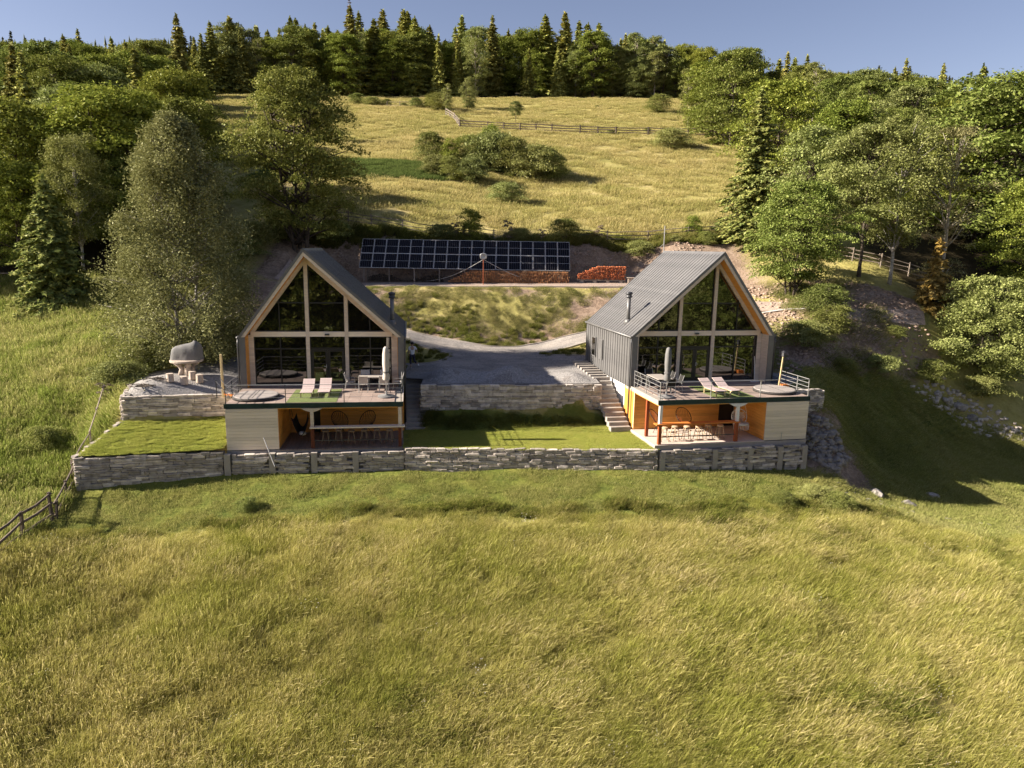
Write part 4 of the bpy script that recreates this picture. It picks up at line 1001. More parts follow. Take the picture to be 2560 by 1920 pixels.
def firewood(name, label, x0, x1, y, top, mat, seed, lift=.0):
    r = random.Random(seed); zb = h((x0+x1)/2, y)+.06+lift; root = thing(name, label, 'firewood', ((x0+x1)/2, y, zb))
    b_ = MB(); rad = .075; nrow = 0; cx = (x0+x1)/2
    for row in range(14):
        z = rad+row*rad*1.74; x = x0+(rad if row % 2 else 0)
        while x < x1:
            if z+rad < top((x-x0)/(x1-x0)):
                q = rad*r.uniform(.78, 1.08); dy = r.uniform(-.14, .14); n = r.choice((3,4,5,6)); a0 = r.uniform(0, 6)
                ring = [(q*math.cos(a0+2*math.pi*k/n), q*math.sin(a0+2*math.pi*k/n)) for k in range(n)]
                v = [(x-cx+e[0], dy-.22, z+e[1]) for e in ring] + [(x-cx+e[0], dy+.22, z+e[1]) for e in ring]
                b_.add(v, [tuple(range(n)), tuple(range(2*n-1, n-1, -1))]+[(k, k+n, (k+1) % n+n, (k+1) % n) for k in range(n)])
            x += 2*rad*r.uniform(.95, 1.1)
    tag(b_.build('logs', mat, root), kind='stuff')
    return root
firewood('firewood_stack', 'long stack of split orange firewood under the solar panels', -5.9, 4.9, 63.55, lambda t: min(1.15, .1+t*5.5)*1.0, MT['log'], 1)
fw = firewood('firewood_stack', 'shorter reddish firewood stack on pallets right of the solar panels', 5.7, 9.9, 63.9, lambda t: .55+.75*min(1, t*2.2)-.12*max(0, t-.7), MT['log_red'], 2, .28)
for k in range(4):
    b_ = MB(); b_.box(-1.9+k*1.15, -1.6+k*1.15, -.2, .2, -.36, -.1); b_.build('pallet_block', MT['concrete'], fw)
b_ = MB(); b_.box(-2.1, 2.1, -.22, .22, -.1, .0); b_.build('pallet_deck', MT['fence'], fw)
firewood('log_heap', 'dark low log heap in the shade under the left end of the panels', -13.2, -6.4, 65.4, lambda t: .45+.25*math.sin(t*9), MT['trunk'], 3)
x, y = 10.6, 63.8
b_ = MB(); b_.prism_z([(-.5,-.35),(.55,-.3),(.6,.4),(-.45,.35)], 0, .45); b_.prism_z([(-.62,-.45),(.66,-.4),(.7,.5),(-.55,.45)], .45, .52)
tag(b_.build('covered_crate', MT['granite'], loc=(x, y, h(x, y)+.03), bevel=.03), 'small pale covered crate at the end of the reddish firewood', 'crate')

# mast with a dish-shaped lamp head and guy cables
mx, my = g(1208, 713); mz = h(mx, my)
r_ = thing('mast', 'thin mast with rounded grey dish head and two slanting guy cables', 'mast', (mx, my, mz))
top = at_y(1208, 648, my); hz = top.z-mz
b_ = MB(); b_.tube([(0,0,-.2),(0,0,hz)], .035, 8); b_.build('pole', MT['redwood'], r_)
b_ = MB(); n = 16; v = []; f = []
for i, (q, yy) in enumerate(((.0,.06),(.20,.05),(.28,.0),(.30,-.03),(.28,-.05),(.18,-.02),(.0,.0))):
    for k in range(n):
        t = 2*math.pi*k/n; c_, s_ = math.cos(t), math.sin(t); e = (abs(c_)**3.2+abs(s_)**3.2)**(-1/3.2); v.append((q*e*c_, yy, hz+.25+q*e*s_*.88))
for i in range(6):
    for k in range(n): f.append((i*n+k, i*n+(k+1) % n, (i+1)*n+(k+1) % n, (i+1)*n+k))
b_.add(v, f); b_.build('dish', MT['steel'], r_, True)
for (u, vv) in ((1035, 704), (1395, 706)):
    ex, ey = g(u, vv); e = Vector((ex-mx, ey-my, h(ex, ey)-mz)); a_ = Vector((0, 0, hz-.02)); pts = [a_.lerp(e, t)+Vector((0,0,-.55*math.sin(math.pi*t))) for t in np.linspace(0, 1, 10)]
    b_ = MB(); b_.tube(pts, .022, 5); b_.build('guy_cable', MT['steel'], r_)
# antenna behind the right cabin ridge
p0 = to_world('R', -.1, 8.8, 5.0); b_ = MB(); b_.tube([(0,0,-3.5),(0,0,4.4)], .03, 8); b_.tube([(-.12,0,3.9),(.12,0,3.9)], .015, 5); b_.tube([(-.3,0,2.9),(0,0,3.2)], .012, 5)
tag(b_.build('antenna_pole', MT['steel'], loc=p0), 'thin white antenna pole rising behind the ridge of the right cabin', 'antenna')
# white hose bend on the dirt bank
pts = [g(*q) for q in ((1905,785),(1960,777),(2010,775),(2045,770),(2046,767),(2020,770))]
b_ = MB(); b_.tube([(x-pts[0][0], y-pts[0][1], h(x, y)-h(*pts[0])+.1) for x, y in pts], .05, 6)
tag(b_.build('drain_pipe', MT['white'], loc=(*pts[0], h(*pts[0]))), 'thin white drain pipe lying on the earth bank behind the right cabin', 'pipe')

# ------------------------------------------------------------------ rail fences
def fence(label, pix, rails=3, hgt=1.15, gap=2.6, seed=1, rad=.05, ybound=(14, 320), world_pts=None, mat='fence'):
    r = random.Random(seed); pts = world_pts or [g(u, v, *ybound) for u, v in pix]
    P = []
    for a_, b2 in zip(pts[:-1], pts[1:]):
        L = math.hypot(b2[0]-a_[0], b2[1]-a_[1]); n = max(1, round(L/gap))
        for k in range(n): t = k/n; P.append((a_[0]+(b2[0]-a_[0])*t, a_[1]+(b2[1]-a_[1])*t))
    P.append(pts[-1])
    o = Vector((P[0][0], P[0][1], h(*P[0]))); root = thing('rail_fence', label, 'fence', o)
    Q = [Vector((x, y, h(x, y)))-o for x, y in P]
    for q in Q:
        tl = Vector((r.uniform(-.08,.08), r.uniform(-.08,.08), 0))
        b_ = MB(); b_.tube([q+Vector((0,0,-.3)), q+tl+Vector((0,0,hgt*r.uniform(1.0,1.12)))], [rad*1.25, rad*1.05], 6); b_.build('post', MT[mat], root)
    for a_, c_ in zip(Q[:-1], Q[1:]):
        for k in range(rails):
            z = hgt*(.28+.66*k/(max(1, rails-1))); j = lambda: r.uniform(-.07, .07)
            d = (c_-a_)*.06
            b_ = MB(); b_.tube([a_-d+Vector((j()*.3, j()*.3, z+j())), (a_+c_)/2+Vector((0,0,z+j()*.6-.02)), c_+d+Vector((j()*.3, j()*.3, z+j()))], [rad*.85, rad*.8, rad*.7], 5); b_.build('rail', MT[mat], root)
    return root
fence('brown rail fence coming up the meadow at the lower left edge', [(-70,1462),(0,1402),(58,1352),(131,1302)], 3, 1.25, 3.0, 1, .075, mat='fence_dark')
fence('broken rail fence leaning along the left end of the stone walls', [(140,1296),(168,1246),(192,1196)], 2, .8, 2.2, 2, .06, mat='fence_dark')
fence('pale rail fence on the bank beside the lower lawn', None, 2, .95, 2.0, 3, .045, world_pts=[(-21.5,33.4),(-21.6,35.2),(-22.3,37.2),(-22.9,39.0)])
fence('grey rail fence in deep shade under the left forest', [(-40,712),(60,712),(140,716),(210,728),(265,742)], 2, 1.0, 3.0, 4)
fence('dark rail fence behind the left half of the solar panels', None, 3, 1.05, 2.8, 5, world_pts=[(-19,72.6),(-14,71.3),(-8,70.9),(-2,70.6)])
fence('long rail fence behind the right cabin below the upper meadow', None, 3, 1.05, 2.8, 6, world_pts=[(5,70.4),(9,70.2),(13,70.6),(17,71.2),(21,71.4)])
fence('rail fence crossing the upper meadow behind the bushes', [(1150,319),(1220,323),(1300,327),(1380,331),(1450,334),(1540,337),(1620,338),(1720,340),(1850,345)], 3, 1.35, 4.0, 7, .11, mat='fence_dark')
fence('pale crooked rail fence running up the meadow left of the bushes', [(1150,318),(1135,300),(1115,288)], 3, 1.3, 4.0, 8, .10)
fence('short rail fence at the forest edge above the left meadow corner', [(968,268),(1000,268),(1030,268)], 2, 1.2, 4.0, 10, .07)
fence('rail fence in shade under the right hand trees', [(2060,640),(2130,652),(2200,668),(2270,690),(2330,708)], 3, 1.1, 2.6, 9, .055)

# ------------------------------------------------------------------ rocks on the right hand slopes
def rock(seed, s):
    r = random.Random(seed); bm = bmesh.new(); bmesh.ops.create_icosphere(bm, subdivisions=2, radius=1)
    for v in bm.verts:
        k = 1+.28*(vnoise(v.co.x*1.7+seed*3.1, v.co.y*1.7+v.co.z*2.3)-.5)*2; v.co = Vector((v.co.x*k, v.co.y*k*.85, v.co.z*k*.65))
    me = bpy.data.meshes.new('rock'); bm.to_mesh(me); bm.free(); me.materials.append(MT['rock']); return me
ROCKS = [rock(i, 1) for i in range(5)]
rr_ = random.Random(21)
big_r = [(2395,1018,.5,'large pale boulder above the rubble in the right hand ditch'),(2430,1045,.38,'flat boulder just below the large pale one in the right hand ditch'),(2360,1000,.3,'small grey boulder left of the large pale one in the ditch'),(2340,985,.24,'small boulder at the upper end of the right hand ditch'),
         (2075,1255,.32,'boulder at the foot of the shaded slope right of the long wall'),(2190,1235,.4,'pale boulder in the middle of the shaded slope foot'),(2270,1262,.36,'low boulder at the lower edge of the shaded slope'),(2330,1240,.3,'boulder at the right end of the shaded slope foot')]
for u, v, s, lb in big_r:
    x, y = g(u, v); k = rr_.randrange(5)
    tag(link('boulder', ROCKS[k], None, (x, y, h(x, y)+s*.1), (0, 0, rr_.uniform(0, 6)), (s*1.3, s, s)), lb, 'boulder')
def rubble(name, label, poly, n, smin, smax, seed, mat):
    r = np.random.default_rng(seed); px_ = np.array(poly); P = []
    while len(P) < n:
        a_ = r.uniform(px_.min(0), px_.max(0))
        if inpoly(np.array([a_[0]]), np.array([a_[1]]), poly)[0]: P.append(a_)
    P = np.array(P); Z = H(P[:,0], P[:,1]); V = []; Fq = []
    cube = np.array([(-1,-1,-1),(1,-1,-1),(1,1,-1),(-1,1,-1),(-1,-1,1),(1,-1,1),(1,1,1),(-1,1,1)], float); fq = np.array([(0,3,2,1),(4,5,6,7),(0,1,5,4),(1,2,6,5),(2,3,7,6),(3,0,4,7)])
    for i in range(n):
        s = smin*(smax/smin)**r.random(); c = cube*(1+r.uniform(-.35,.35,(8,3))); a_ = r.uniform(0, 6.28); ct, st_ = np.cos(a_), np.sin(a_)
        c = c*np.array([1, .8, .6])*s/2; c = np.stack([c[:,0]*ct-c[:,1]*st_, c[:,0]*st_+c[:,1]*ct, c[:,2]], -1)
        V.append(c+np.array([P[i,0], P[i,1], Z[i]+s*.12])); Fq.append(fq+8*i)
    o_ = link(name, fast_mesh(name, np.concatenate(V), np.concatenate(Fq), mat)); return tag(o_, label, 'rubble', kind='stuff')
rubble('rubble', 'grey stone rubble tumbling down beside the right deck', [(16.7,38.6),(17.0,40.6),(18.8,40.6),(19.4,39.2),(18.2,38.0)], 300, .10, .42, 3, MT['stone'])
rubble('slope_stones', 'scattered stones along the foot of the shaded right slope', [(16.8,36.4),(17.4,37.4),(21,36.6),(26,36.2),(30,36.4),(30,34.9),(22,34.6)], 120, .06, .26, 4, MT['rock'])
MT['earth_stone'] = M('earthy_stones', (0.24,0.16,0.12), (0.44,0.33,0.26), 3, 0.95, 0.4, 20, world=True)
rubble('earth_clods', 'loose reddish stones covering the cut earth bank on the right', [(18,45.2),(21,47.0),(25,49.4),(29.5,50.6),(31.6,53),(31,57),(26,60),(19,61),(14,57),(16.5,48)], 2600, .05, .26, 5, MT['earth_stone'])
rubble('shelf_stones', 'loose stones on the earth cutting behind the solar panels', [(-21,66.5),(-21,69.5),(18,69.3),(18,66.5)], 900, .06, .28, 6, MT['earth_stone'])
rubble('ditch_stones', 'grey stones in the ditch beside the right hand bush', [(28,49.4),(31,51.4),(36,51),(38,49),(33,48.8)], 260, .08, .4, 7, MT['stone'])
# ------------------------------------------------------------------ the person on the gravel
def skin(name, mat, verts, edges, radii, parent, root_i=0, sub=2):
    me = bpy.data.meshes.new(name); me.from_pydata(verts, edges, []); me.materials.append(mat)
    o = link(name, me, parent)
    md = o.modifiers.new('skin', 'SKIN'); md.use_smooth_shade = True
    for i, q in enumerate(me.skin_vertices[0].data):
        q.radius = (radii[i], radii[i]) if not hasattr(radii[i], '__len__') else radii[i]; q.use_root = (i == root_i)
    ms = o.modifiers.new('sub', 'SUBSURF'); ms.levels = sub; ms.render_levels = sub
    return o
wx, wy = -6.45, 45.2; wz = float(yard_z(np.array([wx]), np.array([wy]))[0])+.075
pr = thing('person', 'person in white shirt and dark trousers striding across the gravel beside the left cabin', 'person', (wx, wy, wz), .35)
# walking away and to the right: left leg straight below, right leg kicked back and up
J = dict(pel=(0,0,.92), waist=(0,.02,1.08), chest=(.01,.05,1.30), neck=(.02,.09,1.46), head=(.03,.12,1.58), crown=(.03,.12,1.70),
         shl=(-.17,.05,1.40), ell=(-.24,.0,1.14), wrl=(-.20,.14,.95), shr=(.19,.06,1.40), elr=(.30,-.02,1.17), wrr=(.36,.14,1.08),
         hil=(-.09,0,.88), knl=(-.10,.10,.50), anl=(-.09,.02,.09), tol=(-.09,.17,.03),
         hir=(.09,0,.88), knr=(.14,.02,.50), anr=(.30,-.30,.36), tor=(.34,-.36,.24))
names = list(J); vi = {k: i for i, k in enumerate(names)}
V = [J[k] for k in names]; E_ = [('pel','waist'),('waist','chest'),('chest','neck'),('neck','head'),('head','crown'),('chest','shl'),('shl','ell'),('ell','wrl'),('chest','shr'),('shr','elr'),('elr','wrr'),('pel','hil'),('hil','knl'),('knl','anl'),('anl','tol'),('pel','hir'),('hir','knr'),('knr','anr'),('anr','tor')]
E_ = [(vi[a_], vi[b2]) for a_, b2 in E_]
RD = dict(pel=(.14,.11), waist=(.125,.095), chest=(.15,.11), neck=.05, head=(.085,.10), crown=.06, shl=.06, ell=.042, wrl=.03, shr=.06, elr=.042, wrr=.03, hil=.085, knl=.055, anl=.038, tol=.03, hir=.085, knr=.055, anr=.038, tor=.03)
# hands: palm and five short finger chains each
for sd, wr, dirv in (('l', Vector(J['wrl']), Vector((.02,.05,-.05)).normalized()), ('r', Vector(J['wrr']), Vector((.02,.08,-.02)).normalized())):
    base = wr+dirv*.09; V.append(tuple(base)); pi = len(V)-1; E_.append((vi['wr'+sd], pi)); names.append('palm'+sd); RD['palm'+sd] = .034
    side = dirv.cross(Vector((1,0,0))).normalized()
    for k, (off, ln) in enumerate(((-.030,.062),(-.010,.075),(.011,.070),(.031,.055))):
        a_ = base+side*off+dirv*.02; b2 = a_+dirv*ln+Vector((-.015 if sd == 'r' else .015,0,-.01))
        V += [tuple(a_), tuple(b2)]; E_ += [(pi, len(V)-2), (len(V)-2, len(V)-1)]
        names += [f'f{sd}{k}a', f'f{sd}{k}b']; RD[f'f{sd}{k}a'] = .010; RD[f'f{sd}{k}b'] = .008
    a_ = wr+dirv*.05-side*.045; b2 = a_+dirv*.05-side*.02; V += [tuple(a_), tuple(b2)]; E_ += [(pi, len(V)-2), (len(V)-2, len(V)-1)]
    names += [f't{sd}a', f't{sd}b']; RD[f't{sd}a'] = .012; RD[f't{sd}b'] = .009
skin('body', MT['skin'], V, E_, [RD[k] for k in names], pr)
def sub(keys, edges, rad, name, mat):
    ks = list(keys); ix = {k: i for i, k in enumerate(ks)}
    return skin(name, mat, [J2[k] for k in ks], [(ix[a_], ix[b2]) for a_, b2 in edges], [rad[k] for k in ks], pr)
J2 = dict(J); mid_ = lambda a_, b2, t: tuple(Vector(J[a_]).lerp(Vector(J[b2]), t))
J2['sll'] = mid_('shl','ell',.75); J2['slr'] = mid_('shr','elr',.75)
sub(['waist','pel','chest','neck0','shl','sll','shr','slr'] if 0 else ['waist','pel','chest','shl','sll','shr','slr'], [('pel','waist'),('waist','chest'),('chest','shl'),('shl','sll'),('chest','shr'),('shr','slr')],
    dict(pel=(.155,.125), waist=(.15,.115), chest=(.17,.125), shl=.075, sll=.066, shr=.075, slr=.066), 'shirt', MT['shirt'])
J2['kl2'] = mid_('knl','anl',.55); J2['kr2'] = mid_('knr','anr',.7)
sub(['pel','hil','knl','kl2','hir','knr','kr2'], [('pel','hil'),('hil','knl'),('knl','kl2'),('pel','hir'),('hir','knr'),('knr','kr2')],
    dict(pel=(.148,.118), hil=.10, knl=.072, kl2=.062, hir=.10, knr=.072, kr2=.062), 'trousers', MT['trousers'])
for nm, a_, b2 in (('anl','anl','tol'), ('anr','anr','tor')):
    me = [tuple(Vector(J[a_])-(Vector(J[b2])-Vector(J[a_]))*.25+Vector((0,0,-.03))), tuple(Vector(J[a_])+Vector((0,0,-.02))), J[b2]]
    skin('shoe', MT['shoe'], me, [(0,1),(1,2)], [.04,.05,.042], pr)
b_ = MB(); hd = Vector(J['head']); n = 12; v = []; f = []
for i in range(7):
    ph = math.pi*(.02+.60*i/6)
    for k in range(n):
        t = 2*math.pi*k/n; v.append((hd.x+.105*math.sin(ph)*math.cos(t), hd.y-.015+.118*math.sin(ph)*math.sin(t), hd.z+.045+.115*math.cos(ph)))
for i in range(6):
    for k in range(n): f.append((i*n+k, i*n+(k+1) % n, (i+1)*n+(k+1) % n, (i+1)*n+k))
f.append(tuple(range(n))); b_.add(v, f); b_.build('hair', MT['hair'], pr, True)
for sx_ in (-.032, .032):
    b_ = MB(); b_.lathe([(.002,-.011),(.010,-.006),(.010,.006),(.002,.011)], 8, (hd.x+sx_, hd.y+.095, hd.z-.0)); b_.build('eye', MT['hair'], pr, True)
    b_ = MB(); b_.lathe([(.004,-.03),(.016,-.01),(.018,.015),(.006,.03)], 8, (hd.x+sx_*2.9, hd.y, hd.z-.01)); b_.build('ear', MT['skin'], pr, True)
b_ = MB(); b_.add([(hd.x-.012,hd.y+.095,hd.z-.03),(hd.x+.012,hd.y+.095,hd.z-.03),(hd.x,hd.y+.13,hd.z-.028),(hd.x,hd.y+.10,hd.z+.015)], [(0,1,2),(0,2,3),(2,1,3),(0,3,1)]); b_.build('nose', MT['skin'], pr)
b_ = MB(); b_.box(hd.x-.022, hd.x+.022, hd.y+.088, hd.y+.098, hd.z-.062, hd.z-.054); b_.build('mouth', MT['redwood'], pr)
# ------------------------------------------------------------------ foliage
def leaf_mat(name, c0, c1, c2, var=.18, transl=.2):
    m, nt, b = nodes_of(name); nt.nodes.remove(b)
    out = nt.nodes['Material Output']
    gi = nt.nodes.new('ShaderNodeNewGeometry').outputs['Random Per Island']
    c = ramp(nt, gi, [(0.0, c0), (0.55, c1), (1.0, c2)])
    oi = nt.nodes.new('ShaderNodeObjectInfo').outputs['Random']
    hs = nt.nodes.new('ShaderNodeHueSaturation')
    nt.links.new(maprange(nt, oi, 0, 1, .485, .515), hs.inputs['Hue'])
    o2 = math_n(nt, 'FRACT', math_n(nt, 'MULTIPLY', oi, 7.31))
    nt.links.new(maprange(nt, o2, 0, 1, 1-var, 1+var), hs.inputs['Value'])
    hs.inputs['Saturation'].default_value = 1.0
    nt.links.new(c, hs.inputs['Color'])
    d = nt.nodes.new('ShaderNodeBsdfDiffuse'); t = nt.nodes.new('ShaderNodeBsdfTranslucent'); mx = nt.nodes.new('ShaderNodeMixShader')
    gl = nt.nodes.new('ShaderNodeBsdfGlossy'); gl.inputs['Roughness'].default_value = .45; gl.inputs['Color'].default_value = (.8,.8,.75,1)
    m2 = nt.nodes.new('ShaderNodeMixShader'); m2.inputs[0].default_value = .012
    mx.inputs[0].default_value = transl
    nt.links.new(hs.outputs[0], d.inputs['Color']); nt.links.new(hs.outputs[0], t.inputs['Color'])
    nt.links.new(d.outputs[0], mx.inputs[1]); nt.links.new(t.outputs[0], mx.inputs[2])
    nt.links.new(mx.outputs[0], m2.inputs[1]); nt.links.new(gl.outputs[0], m2.inputs[2])
    nt.links.new(m2.outputs[0], out.inputs['Surface']); return m
LF = {
 'broad': leaf_mat('broad_leaves', (0.13,0.161,0.027), (0.223,0.255,0.046), (0.359,0.372,0.081)),
 'light': leaf_mat('light_leaves', (0.158,0.18,0.048), (0.243,0.26,0.082), (0.353,0.36,0.14)),
 'birch': leaf_mat('birch_leaves', (0.165,0.166,0.06), (0.25,0.243,0.098), (0.37,0.352,0.168), .06),
 'ash': leaf_mat('ash_leaves', (0.121,0.151,0.031), (0.197,0.226,0.05), (0.31,0.323,0.095), .06),
 'maple': leaf_mat('maple_leaves', (0.108,0.144,0.03), (0.182,0.228,0.047), (0.314,0.342,0.102), .06),
 'spruce': leaf_mat('spruce_needles', (0.162,0.183,0.053), (0.292,0.299,0.079), (0.503,0.458,0.124), .2, .12),
 'spruce_g': leaf_mat('young_spruce_needles', (0.134,0.175,0.05), (0.228,0.255,0.069), (0.372,0.371,0.114), .1, .15),
 'far': leaf_mat('hazed_far_needles', (0.086,0.093,0.055), (0.121,0.133,0.073), (0.171,0.18,0.096), .18, .1),  # paler, greyer tone puts the haze of distance into the needle colour
 'bush': leaf_mat('shrub_leaves', (0.132,0.156,0.035), (0.215,0.237,0.061), (0.354,0.351,0.12)),
 'dry': leaf_mat('yellowed_needles', (0.235,0.172,0.04), (0.367,0.272,0.067), (0.5,0.4,0.12), .08, .2),
 'dead': leaf_mat('bare_twigs', (0.153,0.119,0.086), (0.23,0.183,0.132), (0.317,0.254,0.188), .1, .1),
}
def leaves(C, N, size, r, aspect=.62, jit=.55):
    """C centres (n,3), N facing (n,3) -> one diamond-ish quad per leaf"""
    n = len(C); N = N + r.normal(0, jit, (n,3)); N /= np.linalg.norm(N, axis=1)[:,None]+1e-9
    A = np.cross(N, r.normal(0, 1, (n,3))); A /= np.linalg.norm(A, axis=1)[:,None]+1e-9
    B = np.cross(N, A); s = (size*r.uniform(.6, 1.35, n))[:,None]
    V = np.stack([C-A*s, C+B*s*aspect-N*s*.12, C+A*s, C-B*s*aspect-N*s*.12], 1).reshape(-1, 3)
    return V, np.arange(4*n).reshape(n, 4)
def fib(n, r):
    v = r.normal(0, 1, (n,3)); return v/np.linalg.norm(v, axis=1)[:,None]
def limb(mb, a, b2, r0, r1, rg, n=5, seg=4, sag=.08):
    a = Vector(a); b2 = Vector(b2); L = (b2-a).length; pts = []
    for i in range(seg+1):
        t = i/seg; p = a.lerp(b2, t); w = L*sag*math.sin(math.pi*t)
        pts.append(p+Vector((rg.uniform(-.5,.5)*w, rg.uniform(-.5,.5)*w, (.6*w if t < 1 else 0))))
    mb.tube(pts, [r0+(r1-r0)*i/seg for i in range(seg+1)], n)
def broadleaf(seed, Ht, W, base, nclump, nleaf, lsize, leaf, trunkmat, shape='round', stems=1, flat=.7, cr=(.16,.27), tr=.022, droop=0.0):
    rg = random.Random(seed); r = np.random.default_rng(seed)
    mb = MB(); tops = []
    for k in range(stems):
        a_ = 2*math.pi*k/max(1, stems)+rg.uniform(0, 1); off = .0 if stems == 1 else .10*W*rg.uniform(.5, 1.3)
        p0 = Vector((off*.5*math.cos(a_), off*.5*math.sin(a_), -.3)); p1 = Vector((off*2.2*math.cos(a_), off*2.2*math.sin(a_), Ht*.86))
        pts = []; seg = 8
        for i in range(seg+1):
            t = i/seg; p = p0.lerp(p1, t)+Vector((rg.uniform(-1,1), rg.uniform(-1,1), 0))*W*.014*min(1, 3*t); pts.append(p)
        rad = Ht*tr*(1 if stems == 1 else .62); mb.tube(pts, [rad*(1.25 if i == 0 else 1)*(1-.88*i/seg) for i in range(seg+1)], 8)
        tops.append(pts)
    C = []; Nn = []; cc = []
    for k in range(nclump):
        t = r.random()**.9
        if shape == 'round': rr = math.sin(math.pi*(.10+.86*t))**.65
        elif shape == 'cone': rr = (1-t)**.58*(.62+.38*min(1, t*5))+.06
        elif shape == 'col': rr = math.sin(math.pi*(.12+.80*t))**.45
        else: rr = math.sin(math.pi*(.04+.90*t**.8))**.55
        z = base+(Ht-base)*t; ang = r.uniform(0, 6.283); q = W/2*rr*(.30+.70*math.sqrt(r.random()))*(1+.42*(vnoise(math.cos(ang)*2.2+seed, math.sin(ang)*2.2+t*6)-.5)*2)
        crr = W*r.uniform(*cr)*.5*(.65+.5*rr)
        c = np.array([q*math.cos(ang), q*math.sin(ang), min(z, Ht-crr*.3)]); cc.append((c, crr))
    for c, crr in cc:
        n = int(nleaf*r.uniform(.5, 1.5)); d = fib(n, r); d[:,2] = np.where(d[:,2] < -.25, -d[:,2]*.6, d[:,2])
        rad = crr*np.where(r.random(n) < .72, r.uniform(.78, 1.15, n), r.uniform(.1, .8, n))
        lob = 1+.38*np.sin(d[:,0]*5+c[0]*3)*np.sin(d[:,1]*5+c[1])
        a_ = math.atan2(c[1], c[0])+rg.uniform(-.5, .5); ct, st_ = math.cos(a_), math.sin(a_); e = d*(rad*lob)[:,None]*np.array([1.28, .85, flat*.8])
        off = np.stack([e[:,0]*ct-e[:,1]*st_, e[:,0]*st_+e[:,1]*ct, e[:,2]-.30*np.maximum(e[:,0], 0)+.12*np.minimum(e[:,0], 0)], -1)
        if droop: off[:,2] -= droop*crr*r.random(n)**1.5*2.2
        C.append(c+off); Nn.append(d*.5+np.array([0,0,.7]))
    for c, crr in cc[::2]:
        st = tops[rg.randrange(len(tops))]; zt = min(c[2]-rg.uniform(.08, .2)*Ht, Ht*.8); zt = max(zt, base*.55)
        i = min(range(len(st)), key=lambda j: abs(st[j].z-zt)); limb(mb, st[i], c, Ht*tr*.30, Ht*tr*.07, rg, 4, 3)
    C = np.concatenate(C); Nn = np.concatenate(Nn); keep = C[:,2] > .02; C = C[keep]; Nn = Nn[keep]
    V, Fq = leaves(C, Nn, lsize, r)
    return mb.mesh('trunk', MT[trunkmat], True), fast_mesh('crown', V, Fq, LF[leaf])
def spruce(seed, Ht, W, base, levels, leaf, per=8, lsize=.34, sparse=0.0, trunkmat='trunk'):
    rg = random.Random(seed); r = np.random.default_rng(seed); mb = MB()
    mb.tube([(0,0,-.3),(rg.uniform(-.05,.05),0,Ht*.5),(0,0,Ht)], [Ht*.014,Ht*.009,.015], 7)
    C = []; N = []
    for i in range(levels):
        t = (i+rg.uniform(-.3,.3))/levels; z = base+(Ht-base)*max(0, min(.985, t))
        L = W/2*((1-t)**.85)*rg.uniform(.72, 1.12)+.12
        nb = max(4, int(per*(1-.45*t)))
        for k in range(nb):
            if rg.random() < sparse: continue
            a_ = 6.283*(k+rg.random()*.8)/nb; Lb = L*rg.uniform(.6, 1.15); n = max(3, int(Lb/(lsize*.38)))
            s = np.linspace(.12, 1, n); dr = .16+.46*(1-t)+rg.uniform(-.08,.14)
            cx = np.cos(a_)*Lb*s; cy = np.sin(a_)*Lb*s; cz = z-Lb*dr*s**1.3+Lb*.16*s**3
            for sd in (-1, 0, 1):
                w = Lb*.20*(1-s*.75)*sd
                C.append(np.stack([cx-np.sin(a_)*w, cy+np.cos(a_)*w, cz-abs(sd)*.10*Lb*.4+r.normal(0,.03,n)], -1))
                N.append(np.tile([math.cos(a_)*.35-.3*sd*math.sin(a_), math.sin(a_)*.35+.3*sd*math.cos(a_), .85], (n,1)))
            if k % 2 == 0 and (sparse or Ht < 12): mb.tube([(0,0,z), (cx[-1], cy[-1], cz[-1])], [.02+.02*(1-t), .008], 3)
    C.append(np.stack([np.zeros(10), np.zeros(10), np.linspace(Ht*.94, Ht*1.01, 10)], -1)); N.append(np.tile([.6,.2,.4], (10,1)))
    C = np.concatenate(C)+r.normal(0, .035, (sum(map(len, C)), 3)); N = np.concatenate(N)
    V, Fq = leaves(C, N, lsize, r, .45, .35)
    return mb.mesh('trunk', MT[trunkmat], True), fast_mesh('crown', V, Fq, LF[leaf])
